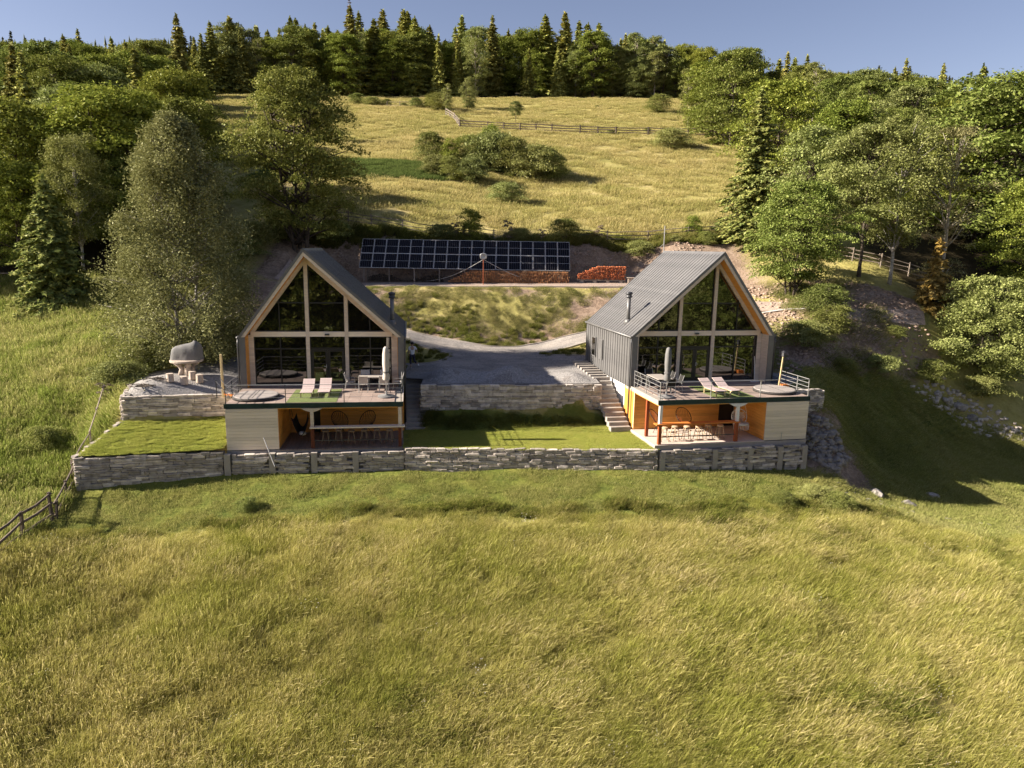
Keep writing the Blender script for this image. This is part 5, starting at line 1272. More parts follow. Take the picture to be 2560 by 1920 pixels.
KIND = {
 'ash':    broadleaf(1, 15, 10.0, 2.6, 210, 340, .098, 'ash', 'trunk', 'round', 3, .8, (.15,.26)),
 'birch':  broadleaf(2, 15.5, 9.8, .1, 480, 300, .070, 'birch', 'trunk_birch', 'cone', 2, 1.1, (.11,.19), .012, .9),
 'maple':  broadleaf(3, 11.5, 10.0, 2.0, 210, 330, .094, 'maple', 'trunk', 'dome', 4, .6, (.16,.26), .016),
 'rowan':  broadleaf(4, 12.0, 6.4, 4.4, 95, 330, .086, 'light', 'trunk', 'round', 1, .85, (.2,.34), .013),
 'slim':   broadleaf(5, 14.0, 5.4, 4.2, 100, 280, .084, 'light', 'trunk_birch', 'col', 1, 1.0, (.2,.34), .012, .5),
 'broadA': broadleaf(6, 12.0, 9.0, 1.0, 140, 230, .128, 'broad', 'trunk', 'dome', 1, .75, (.2,.34)),
 'broadB': broadleaf(7, 14.0, 8.0, 1.2, 140, 230, .132, 'broad', 'trunk', 'col', 2, .8, (.2,.34)),
 'broadC': broadleaf(8, 12.5, 8.5, .8, 140, 230, .125, 'light', 'trunk', 'round', 2, .75, (.2,.34)),
 'broadD': broadleaf(18, 13.0, 9.5, .7, 150, 230, .128, 'ash', 'trunk', 'dome', 2, .7, (.18,.32)),
 'aspen':  broadleaf(9, 13.0, 5.0, 1.0, 95, 190, .105, 'light', 'trunk_pale', 'col', 1, .9, (.22,.36), .012),
 'spruceA': spruce(10, 22, 8.2, 1.0, 44, 'spruce', 10, .44),
 'spruceB': spruce(11, 20, 6.6, 1.2, 40, 'spruce', 9, .42, .10),
 'spruceN': spruce(12, 9, 6.2, .3, 34, 'spruce_g', 12, .20),
 'spruceS': spruce(13, 15, 7.6, 1.0, 44, 'spruce_g', 11, .22, .16),
 'spruceF': spruce(14, 16, 4.4, .8, 26, 'far', 7, .50),
 'larch':  broadleaf(15, 14, 5.6, 2.0, 70, 170, .07, 'birch', 'trunk_pale', 'round', 1, .9, (.2,.34), .016),
 'dry':    spruce(16, 6.5, 4.6, .8, 18, 'dry', 9, .24, .1),
 'snag':   spruce(19, 18, 3.6, 6.0, 20, 'dead', 5, .16, .35, 'trunk_pale'),
 'bushA':  broadleaf(20, 3.0, 3.8, .0, 80, 200, .060, 'bush', 'trunk', 'dome', 5, .8, (.24,.40), .02),
 'bushB':  broadleaf(21, 2.4, 4.2, .0, 80, 200, .060, 'light', 'trunk', 'dome', 5, .8, (.24,.38), .02),
 'bushC':  broadleaf(22, 3.6, 2.4, .0, 60, 180, .060, 'broad', 'trunk', 'col', 4, .9, (.28,.42), .018),
 'bushR':  broadleaf(23, 8.2, 8.4, .0, 250, 310, .084, 'light', 'trunk', 'dome', 5, .8, (.14,.24), .012),
 'sapling': broadleaf(24, 3.2, 1.3, .3, 18, 70, .10, 'dead', 'trunk', 'col', 2, 1.0, (.35,.6), .012),
}
def tree(kind, x, y, hgt, label, group=None, name=None, wid=1.0, rot=None, cat=None, sink=.1):
    tr_, cr_ = KIND[kind]; z = np.array([v.co.z for v in cr_.vertices[:1]])
    ref = REF[kind]; s = hgt/ref; rg = random.Random(int(x*97+y*31+hgt*7))
    nm = name or NAMES.get(kind, 'broadleaf_tree'); root = thing(nm, label, cat or CATS.get(kind, 'tree'), (x, y, h(x, y)-sink), rg.uniform(0, 6.28) if rot is None else rot, group)
    for n_, me in (('trunk', tr_), ('crown', cr_)):
        link(n_, me, root, scale=(s*wid, s*wid, s))
    return root
REF = {}
for k, (t_, c_) in KIND.items():
    co = np.empty(len(c_.vertices)*3); c_.vertices.foreach_get('co', co); REF[k] = float(np.percentile(co[2::3], 99.8))
NAMES = {k: 'spruce_tree' for k in KIND if k.startswith('spruce')}; NAMES.update(birch='birch_tree', slim='birch_tree', ash='ash_tree', maple='maple_tree', rowan='rowan_tree', larch='airy_tree', dry='spruce_tree', snag='bare_spruce_tree', aspen='aspen_tree', bushA='bush', bushB='bush', bushC='bush', bushR='bush', sapling='bush')
CATS = {k: 'bush' for k in ('bushA','bushB','bushC','bushR','sapling')}
def tree_px(kind, ub, vb, vt, y, label, **kw):
    """base under pixel column ub, top at pixel row vt, standing at depth y"""
    p = at_y(ub, vt, y); zg = h(p.x, y)
    return tree(kind, p.x, y, max(.6, p.z-zg), label, **kw)

# --- trees that stand out one by one
tree_px('birch', 425, 880, 282, 47.0, 'large grey-green weeping birch beside the left cabin terrace', rot=.4)
tree_px('ash', 742, 600, 170, 66.5, 'tall dark ash tree with several trunks behind the left cabin', wid=.9)
tree_px('spruceN', 105, 700, 450, 53.5, 'young green spruce at the shaded left edge of the meadow', wid=1.05)
tree_px('slim', 176, 690, 330, 57.5, 'slender pale-trunked birch behind the young left spruce')
tree_px('maple', 2005, 800, 452, 57.0, 'bushy dark green maple rising behind the right cabin', wid=1.0)
tree_px('spruceS', 1905, 600, 232, 69.5, 'ragged tall spruce at the right edge of the yellow meadow', wid=1.1)
tree_px('broadC', 2030, 620, 315, 66.0, 'light green leafy tree between the ragged spruce and the maple', wid=.85)
tree_px('rowan', 2188, 690, 305, 60.0, 'rowan with a bare lower trunk standing at the right fence')
tree_px('slim', 2272, 700, 290, 59.0, 'white-trunked birch beside the rowan at the right fence', wid=.95)
tree_px('larch', 2400, 730, 310, 59.5, 'airy tree with a pale light trunk and thin crown on the right', wid=1.0)
tree_px('dry', 2352, 790, 600, 56.5, 'yellowing small spruce at the top of the earth bank')
tree_px('bushR', 2500, 1000, 690, 53.0, 'large grey-green round bush at the right edge above the ditch', wid=1.05)
tree_px('broadD', 2520, 800, 185, 72.0, 'huge dark leafy tree filling the right edge', wid=1.15)
tree_px('spruceA', 2460, 780, 170, 82.0, 'tall dark spruce rising above the huge right hand tree')
tree_px('broadA', 2330, 640, 330, 74.0, 'dark broad tree behind the airy pale-trunked tree on the right', wid=1.1)
tree_px('broadB', 2120, 560, 250, 84.0, 'dark leafy tree behind the rowan on the right', wid=1.1)
tree_px('broadA', 1960, 480, 200, 95.0, 'dark leafy tree behind the ragged spruce', wid=1.0)
tree_px('broadD', 1840, 360, 130, 128.0, 'large leafy tree at the right end of the upper fence', wid=1.1)
tree_px('aspen', 1728, 330, 170, 142.0, 'slender pale aspen at the right end of the upper meadow', wid=.9)
tree_px('broadA', 1790, 340, 150, 136.0, 'dense dark tree just right of the pale aspen', wid=1.1)
tree_px('bushA', 1650, 290, 232, 165.0, 'round isolated bush tree on the right of the upper meadow')
tree_px('rowan', 1290, 322, 252, 148.0, 'small solitary tree on a thin trunk in the upper meadow', wid=1.1)
tree_px('broadC', 1172, 280, 192, 168.0, 'rounded bright tree at the top left corner of the upper meadow', wid=.75)
tree_px('aspen', 1118, 290, 208, 160.0, 'conical pale bush tree left of the rounded bright tree', wid=.8)
tree_px('snag', 872, 250, -6, 200.0, 'bare grey dead spruce poking above the forest edge')
for k, (kd, u, vt, y, wd, lb) in enumerate([
    ('broadA', 40, 250, 62, 1.0, 'leafy tree in the left forest directly above the young spruce'), ('broadC', 150, 215, 70, .9, 'pale leafy tree behind the slender birch on the left'),
    ('broadD', 300, 330, 63, .9, 'dark leafy tree left of the weeping birch crown'), ('broadB', 330, 225, 80, 1.0, 'leafy tree rising behind the weeping birch on its left'),
    ('broadA', 450, 235, 84, .8, 'leafy tree rising behind the weeping birch on its right'), ('broadC', 250, 165, 96, 1.1, 'bright leafy tree high in the left forest'),
    ('broadD', 90, 110, 100, 1.1, 'big leafy tree at the upper left corner'), ('spruceA', 440, 45, 118, 1.0, 'lone tall spruce above the left forest'),
    ('broadB', 30, 400, 58, .9, 'shaded leafy tree at the left edge')]):
    tree_px(kd, u, 700, vt, y, lb, wid=wd)
# --- bushes of the meadow thicket
thk = [(1075,400,332,104,'bushA'),(1130,400,345,102,'bushC'),(1185,400,338,104,'bushA'),(1240,405,330,103,'bushB'),(1290,405,345,101,'bushA'),(1340,408,362,100,'bushB'),(1085,432,388,98,'bushB'),(1130,438,392,96,'bushA'),(1180,436,394,96,'bushB'),(1375,408,372,100,'bushA'),(1225,415,312,105,'bushC')]
thl = ['leftmost dark shrub of the upper row','narrow second shrub of the upper row','third shrub from the left in the upper row','pale tall shrub in the middle of the upper row','fifth dark shrub of the upper row','pale low shrub right of the middle','leftmost low shrub of the front row','middle low shrub of the front row','right low shrub of the front row','rightmost dark shrub','tall slender shrub at the back']
for k, (u, vb, vt, y, kd) in enumerate(thk):
    tree_px(kd, u, vb, vt-4, y, thl[k]+' in the meadow thicket', group='shrubs of the meadow thicket', wid=.85)
tree_px('bushB', 1268, 485, 452, 86.0, 'small lone bush in the yellow meadow below the thicket', wid=1.0)
for u, vt, y, kd, lb in [(890,232,175,'bushA','leftmost'),(930,240,172,'bushB','second'),(965,246,172,'bushA','third'),(1010,256,170,'bushB','fourth'),(1040,244,168,'bushA','fifth'),(1075,236,168,'bushC','sixth'),(1098,230,165,'bushA','last')]:
    tree_px(kd, u, 0, vt, y, lb+' shrub from the left in the hedge at the meadow top', group='hedge shrubs at the meadow top', wid=1.2)
for u, vt, y, kd, lb in [(1178,517,70.2,'bushC','columnar small tree behind the solar panels'),(1412,543,70.0,'bushA','dark round bush behind the right end of the solar panels'),(1272,548,70.2,'sapling','dry sapling behind the middle of the solar panels'),
    (1105,556,70.2,'bushB','low bush left of the columnar tree behind the panels'),(1140,552,70.4,'sapling','thin dry sapling left of the columnar tree'),(955,560,71,'bushB','small bush at the left end of the panel fence'),(1010,566,71,'bushA','small dark bush on the panel fence near its left end'),
    (1300,566,70.2,'bushB','low leafy bush behind the panels right of the dry sapling'),(1355,570,70.2,'sapling','sparse sapling left of the dark round bush'),(1500,560,70.2,'sapling','bare sapling by the fence right of the panels'),
    (1735,535,71.5,'bushC','pale slender bush by the fence behind the right cabin'),(1690,585,69.5,'bushB','low bush under the fence left of the antenna'),(1770,575,69.2,'bushA','low dense bush just left of the antenna'),(1600,598,69,'bushB','low bush on the cutting edge behind the right roof'),
    (1620,318,140,'bushA','bush on the upper fence right of the middle'),(1530,322,138,'bushB','two-lobed bush on the upper fence'),(1492,262,172,'bushB','low spreading bush in the top meadow'),(1680,318,126,'bushB','low bush in front of the upper fence on the right')]:
    tree_px(kd, u, 0, vt, y, lb, wid=1.1)
for u, v, hg, kd, lb in [(350,925,2.0,'bushA','dark leafy bush behind the gravel terrace'),(300,960,1.5,'bushB','grey-green weedy bush at the left end of the terrace'),(560,880,2.4,'bushA','shaded bush between the terrace and the left cabin'),(490,880,1.8,'bushB','shaded undergrowth bush behind the tarpaulin'),
    (110,1120,1.3,'bushA','dark weedy bush in the left meadow'),(150,1125,1.0,'bushC','tall weed clump right of the dark weedy bush'),(2080,830,2.0,'bushA','bush on the earth bank right of the right cabin'),(2010,860,1.8,'bushB','pale bush just behind the right cabin corner'),
    (2240,840,.9,'bushA','small bush in the middle of the earth bank'),(2200,925,1.2,'bushB','low bush at the foot of the earth bank'),(2110,930,1.1,'bushA','low bush beside the grassy path at the right'),(2060,780,2.2,'bushA','dark bush under the maple'),
    (2330,950,1.6,'bushA','leafy clump left of the ditch boulders'),(2450,985,1.5,'bushB','grassy clump under the large right hand bush'),(262,1005,1.2,'sapling','thin twiggy shrub on the fence at the terrace end'),
    (2100,1275,1.0,'bushA','dark shrub at the lower right corner of the stone wall slope'),(2040,1250,.9,'bushB','low shrub below the right end of the long wall'),(1960,1262,.8,'bushA','weedy shrub in the rough strip below the right cabin'),(615,1275,.7,'bushA','weedy clump in the meadow below the left cabin')]:
    x, y = g(u, v); tree(kd, x, y, hg, lb, wid=1.25)
# --- forest bands
fr = random.Random(77)
def band(n, xr, yr, kinds, hr, label, group, yf=None, mind=3.6, keep=None, wid=(.95,1.2)):
    pts = []; t = 0
    while len(pts) < n and t < n*60:
        t += 1; x = fr.uniform(*xr); y = fr.uniform(*yr)
        if yf: y += yf(x)
        if keep and not keep(x, y): continue
        if all((x-a_)**2+(y-b2)**2 > mind**2 for a_, b2 in pts): pts.append((x, y))
    for x, y in pts: tree(fr.choice(kinds), x, y, fr.uniform(*hr), label, group=group, wid=fr.uniform(*wid), sink=.3)
edge = lambda x: np.interp(x, [-75,-40,0,33,60,90], [188,194,197,206,202,175])
band(34, (-80, 40), (1, 10), ['broadB','broadC','broadD','aspen','aspen','spruceA','spruceB'], (11, 17), 'tree of the mixed forest edge along the top of the upper meadow', 'mixed forest edge trees', edge, 3.2)
band(46, (-85, 42), (9, 34), ['broadB','aspen','broadC','spruceB','spruceA'], (13, 18), 'tall tree in the second rank of the upper forest', 'second rank forest trees', edge, 4.2)
band(40, (-48, 26), (4, 38), ['spruceA','spruceB'], (14, 22), 'pointed spruce standing above the upper forest edge', 'tall spruces on the skyline', edge, 3.6, wid=(1.05,1.75))
band(26, (-92, -46), (2, 40), ['spruceA','spruceB'], (13, 19), 'lower spruce above the forest left of the meadow top', 'lower skyline spruces', edge, 5, wid=(1.05,1.7))
band(34, (26, 80), (2, 34), ['spruceA','spruceB'], (10, 17), 'short spruce above the right end of the upper forest', 'right end skyline spruces', edge, 4, wid=(1.05,1.7))
band(14, (28, 62), (-5, 8), ['broadC','broadB','aspen','spruceB','broadD'], (10, 15), 'tree closing the gap at the top right corner of the upper meadow', 'trees at the top right meadow corner', edge, 3.4)
band(22, (33, 100), (1, 22), ['broadC','broadA','aspen','broadD'], (8, 12), 'tree in the lower forest at the right end of the upper meadow', 'forest trees right of the upper meadow', edge, 4.2)
lx = lambda y: np.interp(y, [60,75,110,150,188], [-27,-32,-49,-66,-82])
band(60, (-150, -24), (60, 185), ['broadA','broadB','broadC','broadD','broadA','broadD'], (10, 14), 'leafy tree in the dense forest on the left hillside', 'left hillside leafy trees', None, 5.0, lambda x, y: x < lx(y) and abs(x) < y*.80+8)
band(22, (-150, -34), (75, 185), ['spruceA','spruceB'], (12, 16), 'spruce among the leafy trees on the left hillside', 'left hillside spruces', None, 7, lambda x, y: x < lx(y)-4 and abs(x) < y*.78+5)
rx = lambda y: np.interp(y, [60,75,95,120,150,190], [40,38,40,50,62,60])
band(60, (36, 160), (62, 190), ['broadA','broadB','broadC','broadD','aspen','broadD'], (9, 13), 'leafy tree in the dense forest on the right hillside', 'right hillside leafy trees', None, 5.0, lambda x, y: x > rx(y) and abs(x) < y*.80+8)
band(24, (40, 160), (80, 190), ['spruceA','spruceB'], (10, 15), 'spruce among the leafy trees on the right hillside', 'right hillside spruces', None, 7, lambda x, y: x > rx(y)+3 and abs(x) < y*.78+5)
band(64, (-330, 330), (300, 560), ['spruceF'], (14, 20), 'small distant spruce on the far ridge', 'distant ridge spruces', None, 7, lambda x, y: (x/y < -.30 or x/y > .20) and abs(x) < y*.75)
def far_wood(n, seed):
    """the forest on the farthest ridge: small ragged firs, one mass"""
    r = np.random.default_rng(seed); V = []; T = []; off = 0; k = 0
    while k < n:
        y = r.uniform(560, 715); x = r.uniform(-.75, .75)*y
        if -.25 < x/y < .15: continue
        k += 1; z = h(x, y); Ht = r.uniform(13, 23); W = Ht*r.uniform(.11, .17)
        for i in range(6):
            t0 = .06+i*.155; m_ = 7; a = np.arange(m_)*6.283/m_+r.uniform(0, 6); rad = W*(1-t0)*r.uniform(.65, 1.3, m_)
            ring = np.stack([x+rad*np.cos(a), y+rad*np.sin(a), z+Ht*(t0+r.uniform(-.03, .02, m_))], -1); top = np.array([[x, y, z+Ht*min(1.0, t0+.30)]])
            V.append(np.concatenate([ring, top])); T.append(np.array([(off+j, off+(j+1) % m_, off+m_) for j in range(m_)])); off += m_+1
    return fast_mesh('far_forest', np.concatenate(V), np.concatenate(T), LF['far'], 3)
tag(link('far_forest', far_wood(620, 9)), 'thin band of tiny firs along the farthest ridge', 'forest', kind='stuff')
band(24, (-48, 30), (-52, -16), ['broadA','broadB','broadD','spruceA'], (20, 26), 'tree down the slope seen only mirrored in the left cabin glass', 'trees mirrored in the left cabin', None, 5.5)
band(30, (36, 112), (-42, 12), ['broadA','broadC','broadD','aspen'], (15, 22), 'tree down the slope seen only mirrored in the right cabin glass', 'trees mirrored in the right cabin', None, 5.5)
band(6, (-78, -54), (50, 60), ['broadA','broadB','broadD'], (11, 14), 'tree beyond the left edge whose shade falls on the left meadow', 'shade trees beyond the left edge', None, 5)
for u, y_, vt, kd, lb in [(560,62,560,'bushA','dark shaded bush on the bank between the birch and the ash'),(620,65,548,'bushB','shaded bush on the bank at the left foot of the ash'),(690,68,545,'bushA','dark bush at the foot of the ash trunks'),(760,69.5,545,'bushA','dark bush right of the ash trunks'),(830,70,548,'bushB','shaded bush at the left end of the cutting top'),(500,58,590,'bushA','shaded bush low behind the birch')]:
    tree_px(kd, u, 0, vt, y_, lb, wid=1.3)
# ------------------------------------------------------------------ grasses
def grass_mat(name, root, mid, tip, green, scale=.22, dry=(.42,.62)):
    m, nt, b = nodes_of(name); nt.nodes.remove(b); out = nt.nodes['Material Output']
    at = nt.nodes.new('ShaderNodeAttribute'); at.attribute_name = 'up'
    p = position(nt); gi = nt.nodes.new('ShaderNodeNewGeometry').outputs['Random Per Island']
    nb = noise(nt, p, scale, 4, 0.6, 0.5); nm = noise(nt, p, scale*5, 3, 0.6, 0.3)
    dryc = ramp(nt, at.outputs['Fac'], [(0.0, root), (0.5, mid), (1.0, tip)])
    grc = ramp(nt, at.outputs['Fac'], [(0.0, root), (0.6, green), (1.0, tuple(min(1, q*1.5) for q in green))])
    f = math_n(nt, 'ADD', math_n(nt, 'MULTIPLY', nb, .6), math_n(nt, 'MULTIPLY', nm, .4))
    f = math_n(nt, 'ADD', f, math_n(nt, 'MULTIPLY', math_n(nt, 'SUBTRACT', gi, .5), .34))
    c = mixc(nt, maprange(nt, f, *dry), grc, dryc)
    hs = nt.nodes.new('ShaderNodeHueSaturation'); nt.links.new(maprange(nt, gi, 0, 1, .72, 1.28), hs.inputs['Value']); nt.links.new(c, hs.inputs['Color'])
    d = nt.nodes.new('ShaderNodeBsdfDiffuse'); t = nt.nodes.new('ShaderNodeBsdfTranslucent'); mx = nt.nodes.new('ShaderNodeMixShader'); mx.inputs[0].default_value = .42
    for q in (d, t): nt.links.new(hs.outputs[0], q.inputs['Color'])
    nt.links.new(d.outputs[0], mx.inputs[1]); nt.links.new(t.outputs[0], mx.inputs[2]); nt.links.new(mx.outputs[0], out.inputs['Surface']); return m
GM = {
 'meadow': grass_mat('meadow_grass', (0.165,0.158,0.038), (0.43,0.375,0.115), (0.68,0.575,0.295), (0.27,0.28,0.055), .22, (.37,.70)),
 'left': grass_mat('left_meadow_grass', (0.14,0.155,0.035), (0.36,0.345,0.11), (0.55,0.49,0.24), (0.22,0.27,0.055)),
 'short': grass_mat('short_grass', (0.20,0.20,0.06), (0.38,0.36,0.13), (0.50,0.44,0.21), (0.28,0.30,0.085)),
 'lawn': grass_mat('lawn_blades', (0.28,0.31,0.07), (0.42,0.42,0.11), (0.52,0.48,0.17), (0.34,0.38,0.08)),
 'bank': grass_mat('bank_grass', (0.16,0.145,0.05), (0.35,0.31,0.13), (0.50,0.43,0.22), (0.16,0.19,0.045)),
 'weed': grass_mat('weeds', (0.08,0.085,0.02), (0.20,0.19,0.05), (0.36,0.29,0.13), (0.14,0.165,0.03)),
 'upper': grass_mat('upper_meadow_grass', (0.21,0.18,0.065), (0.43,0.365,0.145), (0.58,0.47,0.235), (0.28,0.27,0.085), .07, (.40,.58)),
}
def blades(r, n, R_, h0, h1, w, lean, seeds=0.25):
    """n blades on a disc of radius R_: tapered two-piece strips, some with seed heads"""
    q = R_*np.sqrt(r.random(n)); a = r.uniform(0, 6.283, n); B = np.stack([q*np.cos(a), q*np.sin(a), np.zeros(n)], -1)
    hh = (h0+(h1-h0)*r.random(n)**1.2)[:,None]; yaw = r.uniform(0, 6.283, n); sd = np.stack([np.cos(yaw), np.sin(yaw), np.zeros(n)], -1)
    wind = np.stack([np.full(n, .8), np.full(n, -.25), np.zeros(n)], -1)*.85 + np.stack([np.cos(yaw*3.1), np.sin(yaw*3.1), np.zeros(n)], -1)*.45
    ln = (lean*r.uniform(.2, 1.3, n))[:,None]; ww = (w*r.uniform(.6, 1.3, n))[:,None]
    seed = (r.random(n) < seeds)[:,None]
    p1 = B+wind*ln*hh*.3+np.array([0,0,1])*hh*.55; p2 = B+wind*ln*hh+np.array([0,0,1])*hh*(1-.25*ln)
    w1 = ww*np.where(seed, .6, .85); w2 = ww*np.where(seed, 1.1, .12)
    V = np.stack([B-sd*ww*.6, B+sd*ww*.6, p1+sd*w1*.6, p1-sd*w1*.6, p2+sd*w2*.6, p2-sd*w2*.6], 1).reshape(-1, 3)
    k = np.arange(n)[:,None]*6; Fq = np.concatenate([k+np.array([[0,1,2,3]]), k+np.array([[3,2,4,5]])], 0)
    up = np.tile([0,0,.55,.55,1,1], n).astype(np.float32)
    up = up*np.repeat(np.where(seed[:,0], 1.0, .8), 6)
    return V, Fq, up
def scatter_group():
    ng = bpy.data.node_groups.new('scatter_tufts', 'GeometryNodeTree')
    ng.interface.new_socket('Geometry', in_out='INPUT', socket_type='NodeSocketGeometry'); ng.interface.new_socket('Geometry', in_out='OUTPUT', socket_type='NodeSocketGeometry')
    N = ng.nodes.new; L = ng.links.new
    gi, go = N('NodeGroupInput'), N('NodeGroupOutput')
    def attr(nm, ty):
        n = N('GeometryNodeInputNamedAttribute'); n.data_type = ty; n.inputs['Name'].default_value = nm; return n.outputs['Attribute']
    cmp_ = N('FunctionNodeCompare'); cmp_.data_type = 'INT'; cmp_.operation = 'GREATER_THAN'; cmp_.inputs[3].default_value = 0
    L(attr('pid', 'INT'), cmp_.inputs[2])
    sep = N('GeometryNodeSeparateGeometry'); sep.domain = 'POINT'; L(gi.outputs[0], sep.inputs[0]); L(cmp_.outputs[0], sep.inputs['Selection'])
    spl = N('GeometryNodeSplitToInstances'); spl.domain = 'POINT'; L(sep.outputs[0], spl.inputs[0]); L(attr('pid', 'INT'), spl.inputs['Group ID'])
    iop = N('GeometryNodeInstanceOnPoints'); L(sep.outputs[1], iop.inputs['Points']); L(spl.outputs[0], iop.inputs['Instance'])
    iop.inputs['Pick Instance'].default_value = True; L(attr('pick', 'INT'), iop.inputs['Instance Index'])
    rot = N('FunctionNodeEulerToRotation'); L(attr('turn', 'FLOAT_VECTOR'), rot.inputs[0]); L(rot.outputs[0], iop.inputs['Rotation'])
    L(attr('size', 'FLOAT_VECTOR'), iop.inputs['Scale']); L(iop.outputs[0], go.inputs[0]); return ng
SG = scatter_group()
def scatter(name, label, mat, P, protos, smin, smax, seed, hs=None, tilt=True, szf=None):
    """protos: list of (V, F, up); P (n,2) ground points"""
    r = np.random.default_rng(seed); V = []; Fq = []; UP = []; PID = []; off = 0
    for k, (v, f, u) in enumerate(protos):
        V.append(v); Fq.append(f+off); UP.append(u); PID.append(np.full(len(v), k+1)); off += len(v)
    n = len(P); Z = H(P[:,0], P[:,1]) if hs is None else hs
    V.append(np.stack([P[:,0], P[:,1], Z-.02], -1)); UP.append(np.zeros(n)); PID.append(np.zeros(n))
    V = np.concatenate(V); me = fast_mesh(name, V, np.concatenate(Fq), mat)
    A = me.attributes
    def put_(nm, ty, arr, key):
        a_ = A.new(nm, ty, 'POINT'); a_.data.foreach_set(key, arr)
    put_('up', 'FLOAT', np.concatenate(UP).astype(np.float32), 'value'); put_('pid', 'INT', np.concatenate(PID).astype(np.int32), 'value')
    tot = len(V); pk = np.zeros(tot, np.int32); pk[off:] = r.integers(0, len(protos), n); put_('pick', 'INT', pk, 'value')
    e = .5; gx = (H(P[:,0]+e, P[:,1])-H(P[:,0]-e, P[:,1]))/(2*e); gy = (H(P[:,0], P[:,1]+e)-H(P[:,0], P[:,1]-e))/(2*e)
    tn = np.zeros((tot,3), np.float32)
    if tilt: tn[off:,0] = np.arctan(gy)*.85; tn[off:,1] = -np.arctan(gx)*.85
    tn[off:,2] = r.uniform(-.5, .5, n)
    put_('turn', 'FLOAT_VECTOR', tn.ravel(), 'vector')
    sz = np.ones((tot,3), np.float32); s = r.uniform(smin, smax, n)*(szf(P[:,0], P[:,1]) if szf else 1); sz[off:] = np.stack([s, s, s*r.uniform(.75, 1.25, n)], -1); put_('size', 'FLOAT_VECTOR', sz.ravel(), 'vector')
    o = tag(link(name, me), label, 'grass', kind='stuff'); md = o.modifiers.new('scatter', 'NODES'); md.node_group = SG; return o
gr = np.random.default_rng(5)
def pts(n, x0, x1, y0, y1, keep=None):
    P = np.stack([gr.uniform(x0, x1, n), gr.uniform(y0, y1, n)], -1)
    return P[keep(P[:,0], P[:,1])] if keep is not None else P
frus = lambda x, y: np.abs(x) < y*.76+2.5
left_x = lambda y: np.interp(y, [14,20,26,31,32.7,36.3,40,44,50], [-16.5,-18.5,-20.1,-21,-21.25,-20.7,-22.2,-22.6,-22])
fence_x = lambda y: np.interp(y, [14,20,26,31,32.7,37,44,50], [-16.5,-18.5,-20.1,-21,-21.4,-22.4,-23,-22])
tall = [blades(gr, 430, .75, .18, .66, .0072, .55, .26) for _ in range(7)]
tall2 = [blades(gr, 280, .75, .22, .58, .012, .5, .22) for _ in range(5)]
low = [blades(gr, 420, .65, .06, .20, .010, .4, .08) for _ in range(5)]
clump = [blades(gr, 260, .45, .15, .55, .016, .8, .06) for _ in range(6)]
sparse = [blades(gr, 160, .9, .12, .38, .014, .6, .15) for _ in range(5)]
ripe = [blades(gr, 260, 1.3, .16, .42, .020, .4, .35) for _ in range(5)]
fore = lambda x, y: (y < wall_y(x)-3.7+.5*np.sin(x*.7)+.5*fbm(x*1.5, y*1.5)) & (x > fence_x(y)) & frus(x, y) & ((x < 17) | (y < 34.2-.05*(x-17)+.6*np.sin(x)))
scatter('meadow_grass', 'tall seeding meadow grass filling the foreground', GM['meadow'], pts(7600, -27, 28, 13.5, 36, fore), tall, .75, 1.15, 1, szf=lambda x, y: np.clip((wall_y(x)-2.2-y)/4.5, .3, 1)*np.clip(.45+1.1*fbm(x*.3, y*.3), .45, 1.15))
leftk = lambda x, y: (x < left_x(y)-.1) & frus(x, y) & (y < 57)
scatter('left_meadow_grass', 'greener tall grass on the meadow left of the fence', GM['left'], pts(6500, -47, -17, 18, 57, leftk), tall2, .75, 1.2, 2)
mownk = lambda x, y: (y > wall_y(x)-4.4) & (y < wall_y(x)-.12) & (x > -21) & (x < 17.5)
scatter('mown_grass', 'short mown grass strip along the foot of the long wall', GM['short'], pts(1300, -21, 17.5, 27, 38, mownk), low, .6, 1.0, 3)
rk = lambda x, y: frus(x, y) & (((x > 16.8) & (y > 34.0-.05*(x-17)) & (y < 43.2)) | ((x > 18.5) & (x < 42) & (y > 40) & (y < np.interp(x, [18,20.5,25,29,33,45], [44,46.8,49,50,49.6,49.6])))) & ~inpoly(x, y, [(16.5,38),(17.2,41),(19.2,41),(20.6,38.5),(20,37)])
scatter('slope_grass', 'short grass on the shaded slope right of the cabins', GM['short'], pts(4200, 16, 44, 31, 51, rk), low, .8, 1.4, 4)
bk = lambda x, y: (y > 41) & (np.interp(x, [p[0] for p in bank_foot], [p[1] for p in bank_foot])+.25 < y) & (y < 59.5) & (x > -13) & (x < 10)
scatter('bank_grass', 'rough tufted grass on the bank behind the courtyard', GM['bank'], pts(1500, -13, 10, 52, 60, lambda x, y: bk(x, y) & (fbm(x*.8+4, y*.8) > .40)), low, .4, .9, 5)
scatter('bank_tufts', 'darker tufts and weeds low on the bank behind the courtyard', GM['weed'], pts(1500, -13, 10, 52, 58.5, lambda x, y: bk(x, y) & (fbm(x*.5, y*.6) > .50+.05*(y-54))), clump, .25, .6, 16)
P_ = pts(2600, -5.5, 7.8, 35.8, 40.2, lambda x, y: inpoly(x, y, lawn_mid)); Q_ = pts(1500, -20.8, -14.6, 32.9, 37.8, lambda x, y: inpoly(x, y, lawn_l))
PQ = np.concatenate([P_, Q_]); scatter('lawn_grass', 'close cut grass blades of the two lawns', GM['lawn'], PQ, low, .28, .5, 17, hs=np.concatenate([lawn_z['mid'](P_[:,0], P_[:,1]), lawn_z['low'](Q_[:,0], Q_[:,1])])+.015, tilt=False)
isk = lambda x, y: inpoly(x, y, isl_l+[(-9.6,46.7)]) | inpoly(x, y, isl_r+[(8.5,49.6)])
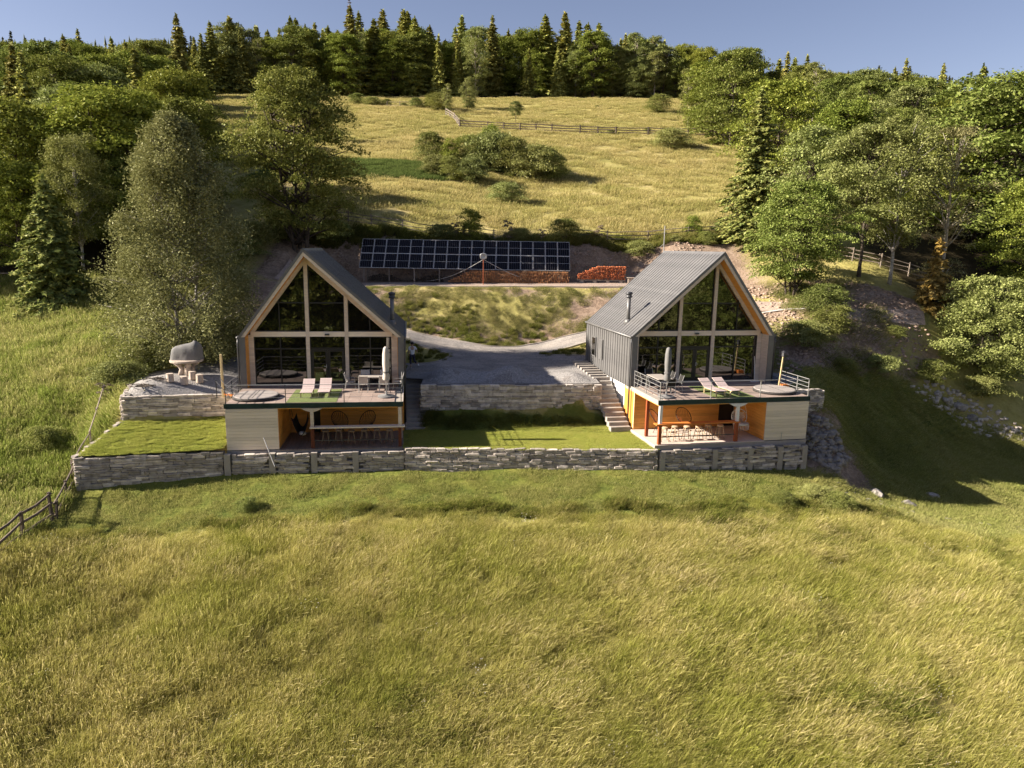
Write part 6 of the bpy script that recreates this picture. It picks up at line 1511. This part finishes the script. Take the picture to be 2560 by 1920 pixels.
scatter('verge_grass', 'grass on the planted islands beside the drive', GM['weed'], pts(500, -9.6, 8.5, 46, 54, isk), clump, .4, .7, 6)
lbk = lambda x, y: (y > 39.7-.05) & (y < 40.55+.085*x*.6) & (x > -5.2) & (x < 5.3)
scatter('shade_grass', 'long shaded grass on the bank under the courtyard wall', GM['weed'], pts(420, -5.3, 5.4, 39.2, 41.2, lbk), low, .5, .9, 7)
wk = lambda x, y: (np.abs(y-(wall_y(x)-4.0-.3*np.sin(x*.9))) < .35+.6*np.clip((x-2)/10, 0, 1)) & (x > -14) & (x < 20) & (fbm(x*.5, y*.5) > .42)
scatter('weed_strip', 'darker weedy strip between the mown grass and the meadow', GM['weed'], pts(1900, -14, 20, 27, 36, wk), clump, .55, 1.0, 8)
wk2 = lambda x, y: frus(x, y) & (fbm(x*.35+3, y*.35) > .66) & (x > fence_x(y)) & (y < wall_y(x)-4.5)
scatter('meadow_weeds', 'dark green weed clumps scattered in the meadow', GM['weed'], pts(3200, -26, 27, 14, 32, wk2), clump, .6, 1.3, 9)
cutk = lambda x, y: inpoly(x, y, [(17,43),(20.5,46.6),(25,49.0),(29,50.0),(32,52.4),(32,57),(27,60),(18,61),(13,56),(16,47)]) & (fbm(x*.4, y*.4) > .55)
scatter('earth_bank_weeds', 'patchy weeds on the cut earth bank on the right', GM['bank'], pts(1500, 13, 32, 43, 61, cutk), sparse, .6, 1.1, 10)
upk = lambda x, y: (x > np.interp(y, [70,75,110,150,188], [-23,-26,-44,-62,-78])) & (x < np.interp(y, [70,75,110,140,190], [31,31,38,52,40])) & ~inpoly(x, y, [(-34,90),(-34,104),(-11,105.5),(-9,94.5)])
scatter('upper_meadow_grass', 'ripe yellow grass covering the upper meadow', GM['upper'], pts(7600, -80, 55, 71.5, 194, upk), ripe, .8, 1.5, 11)
GM['crop'] = grass_mat('crop_leaves', (0.07,0.09,0.025), (0.12,0.155,0.045), (0.17,0.20,0.06), (0.11,0.15,0.04))
crop = [blades(gr, 240, 1.0, .15, .35, .03, .5, 0) for _ in range(3)]
cropk = lambda x, y: inpoly(x, y, [(-33,90.5),(-33,103.5),(-11.5,105),(-9.5,95)])
scatter('green_crop', 'dark green crop patch in the yellow meadow', GM['crop'], pts(900, -34, -9, 90, 106, cropk), crop, 1, 1.3, 12)
cb = lambda x, y: (x > -22) & (x < 20) & (y > 69.2) & (y < 71.2)
scatter('cutting_edge_grass', 'overhanging grass along the top of the cutting', GM['weed'], pts(500, -22, 20, 69, 71.4, cb), clump, .7, 1.5, 13)
heads = [blades(gr, 150, .8, .45, .85, .0075, .75, .9) for _ in range(4)]
GM['heads'] = grass_mat('seed_heads', (0.18,0.16,0.045), (0.46,0.39,0.15), (0.70,0.58,0.34), (0.38,0.345,0.10), .3)
hk = lambda x, y: frus(x, y) & (x > fence_x(y)) & (y < wall_y(x)-5.5) & (fbm(x*.22+11, y*.3+5) > .53)
scatter('seed_head_grass', 'patches of taller pinkish seed head grass in the foreground meadow', GM['heads'], pts(1700, -26, 27, 13.5, 32, hk), heads, .7, 1.0, 15)
# small flowers in the meadow
fl = []
for c_ in range(3):
    n = 14; q = gr.uniform(-.6, .6, (n,2)); z = gr.uniform(.35, .7, n); V = []; 
    for i in range(n):
        s = gr.uniform(.02, .035); V += [(q[i,0]-s, q[i,1], z[i]), (q[i,0], q[i,1]-s, z[i]), (q[i,0]+s, q[i,1], z[i]+.01), (q[i,0], q[i,1]+s, z[i]+.01)]
    fl.append((np.array(V), np.arange(4*n).reshape(n,4), np.ones(4*n, np.float32)))
MT['petal'] = M('white_petals', (0.62,0.58,0.60), (0.75,0.72,0.74), 3, .8, 0)
fk = lambda x, y: frus(x, y) & (x > fence_x(y)) & (y < wall_y(x)-4) & (fbm(x*.3+40, y*.3) > .42)
scatter('meadow_flowers', 'tiny pale wild flowers dotted through the meadow', MT['petal'], pts(130, -26, 27, 14, 32, fk), fl, .4, .6, 14)
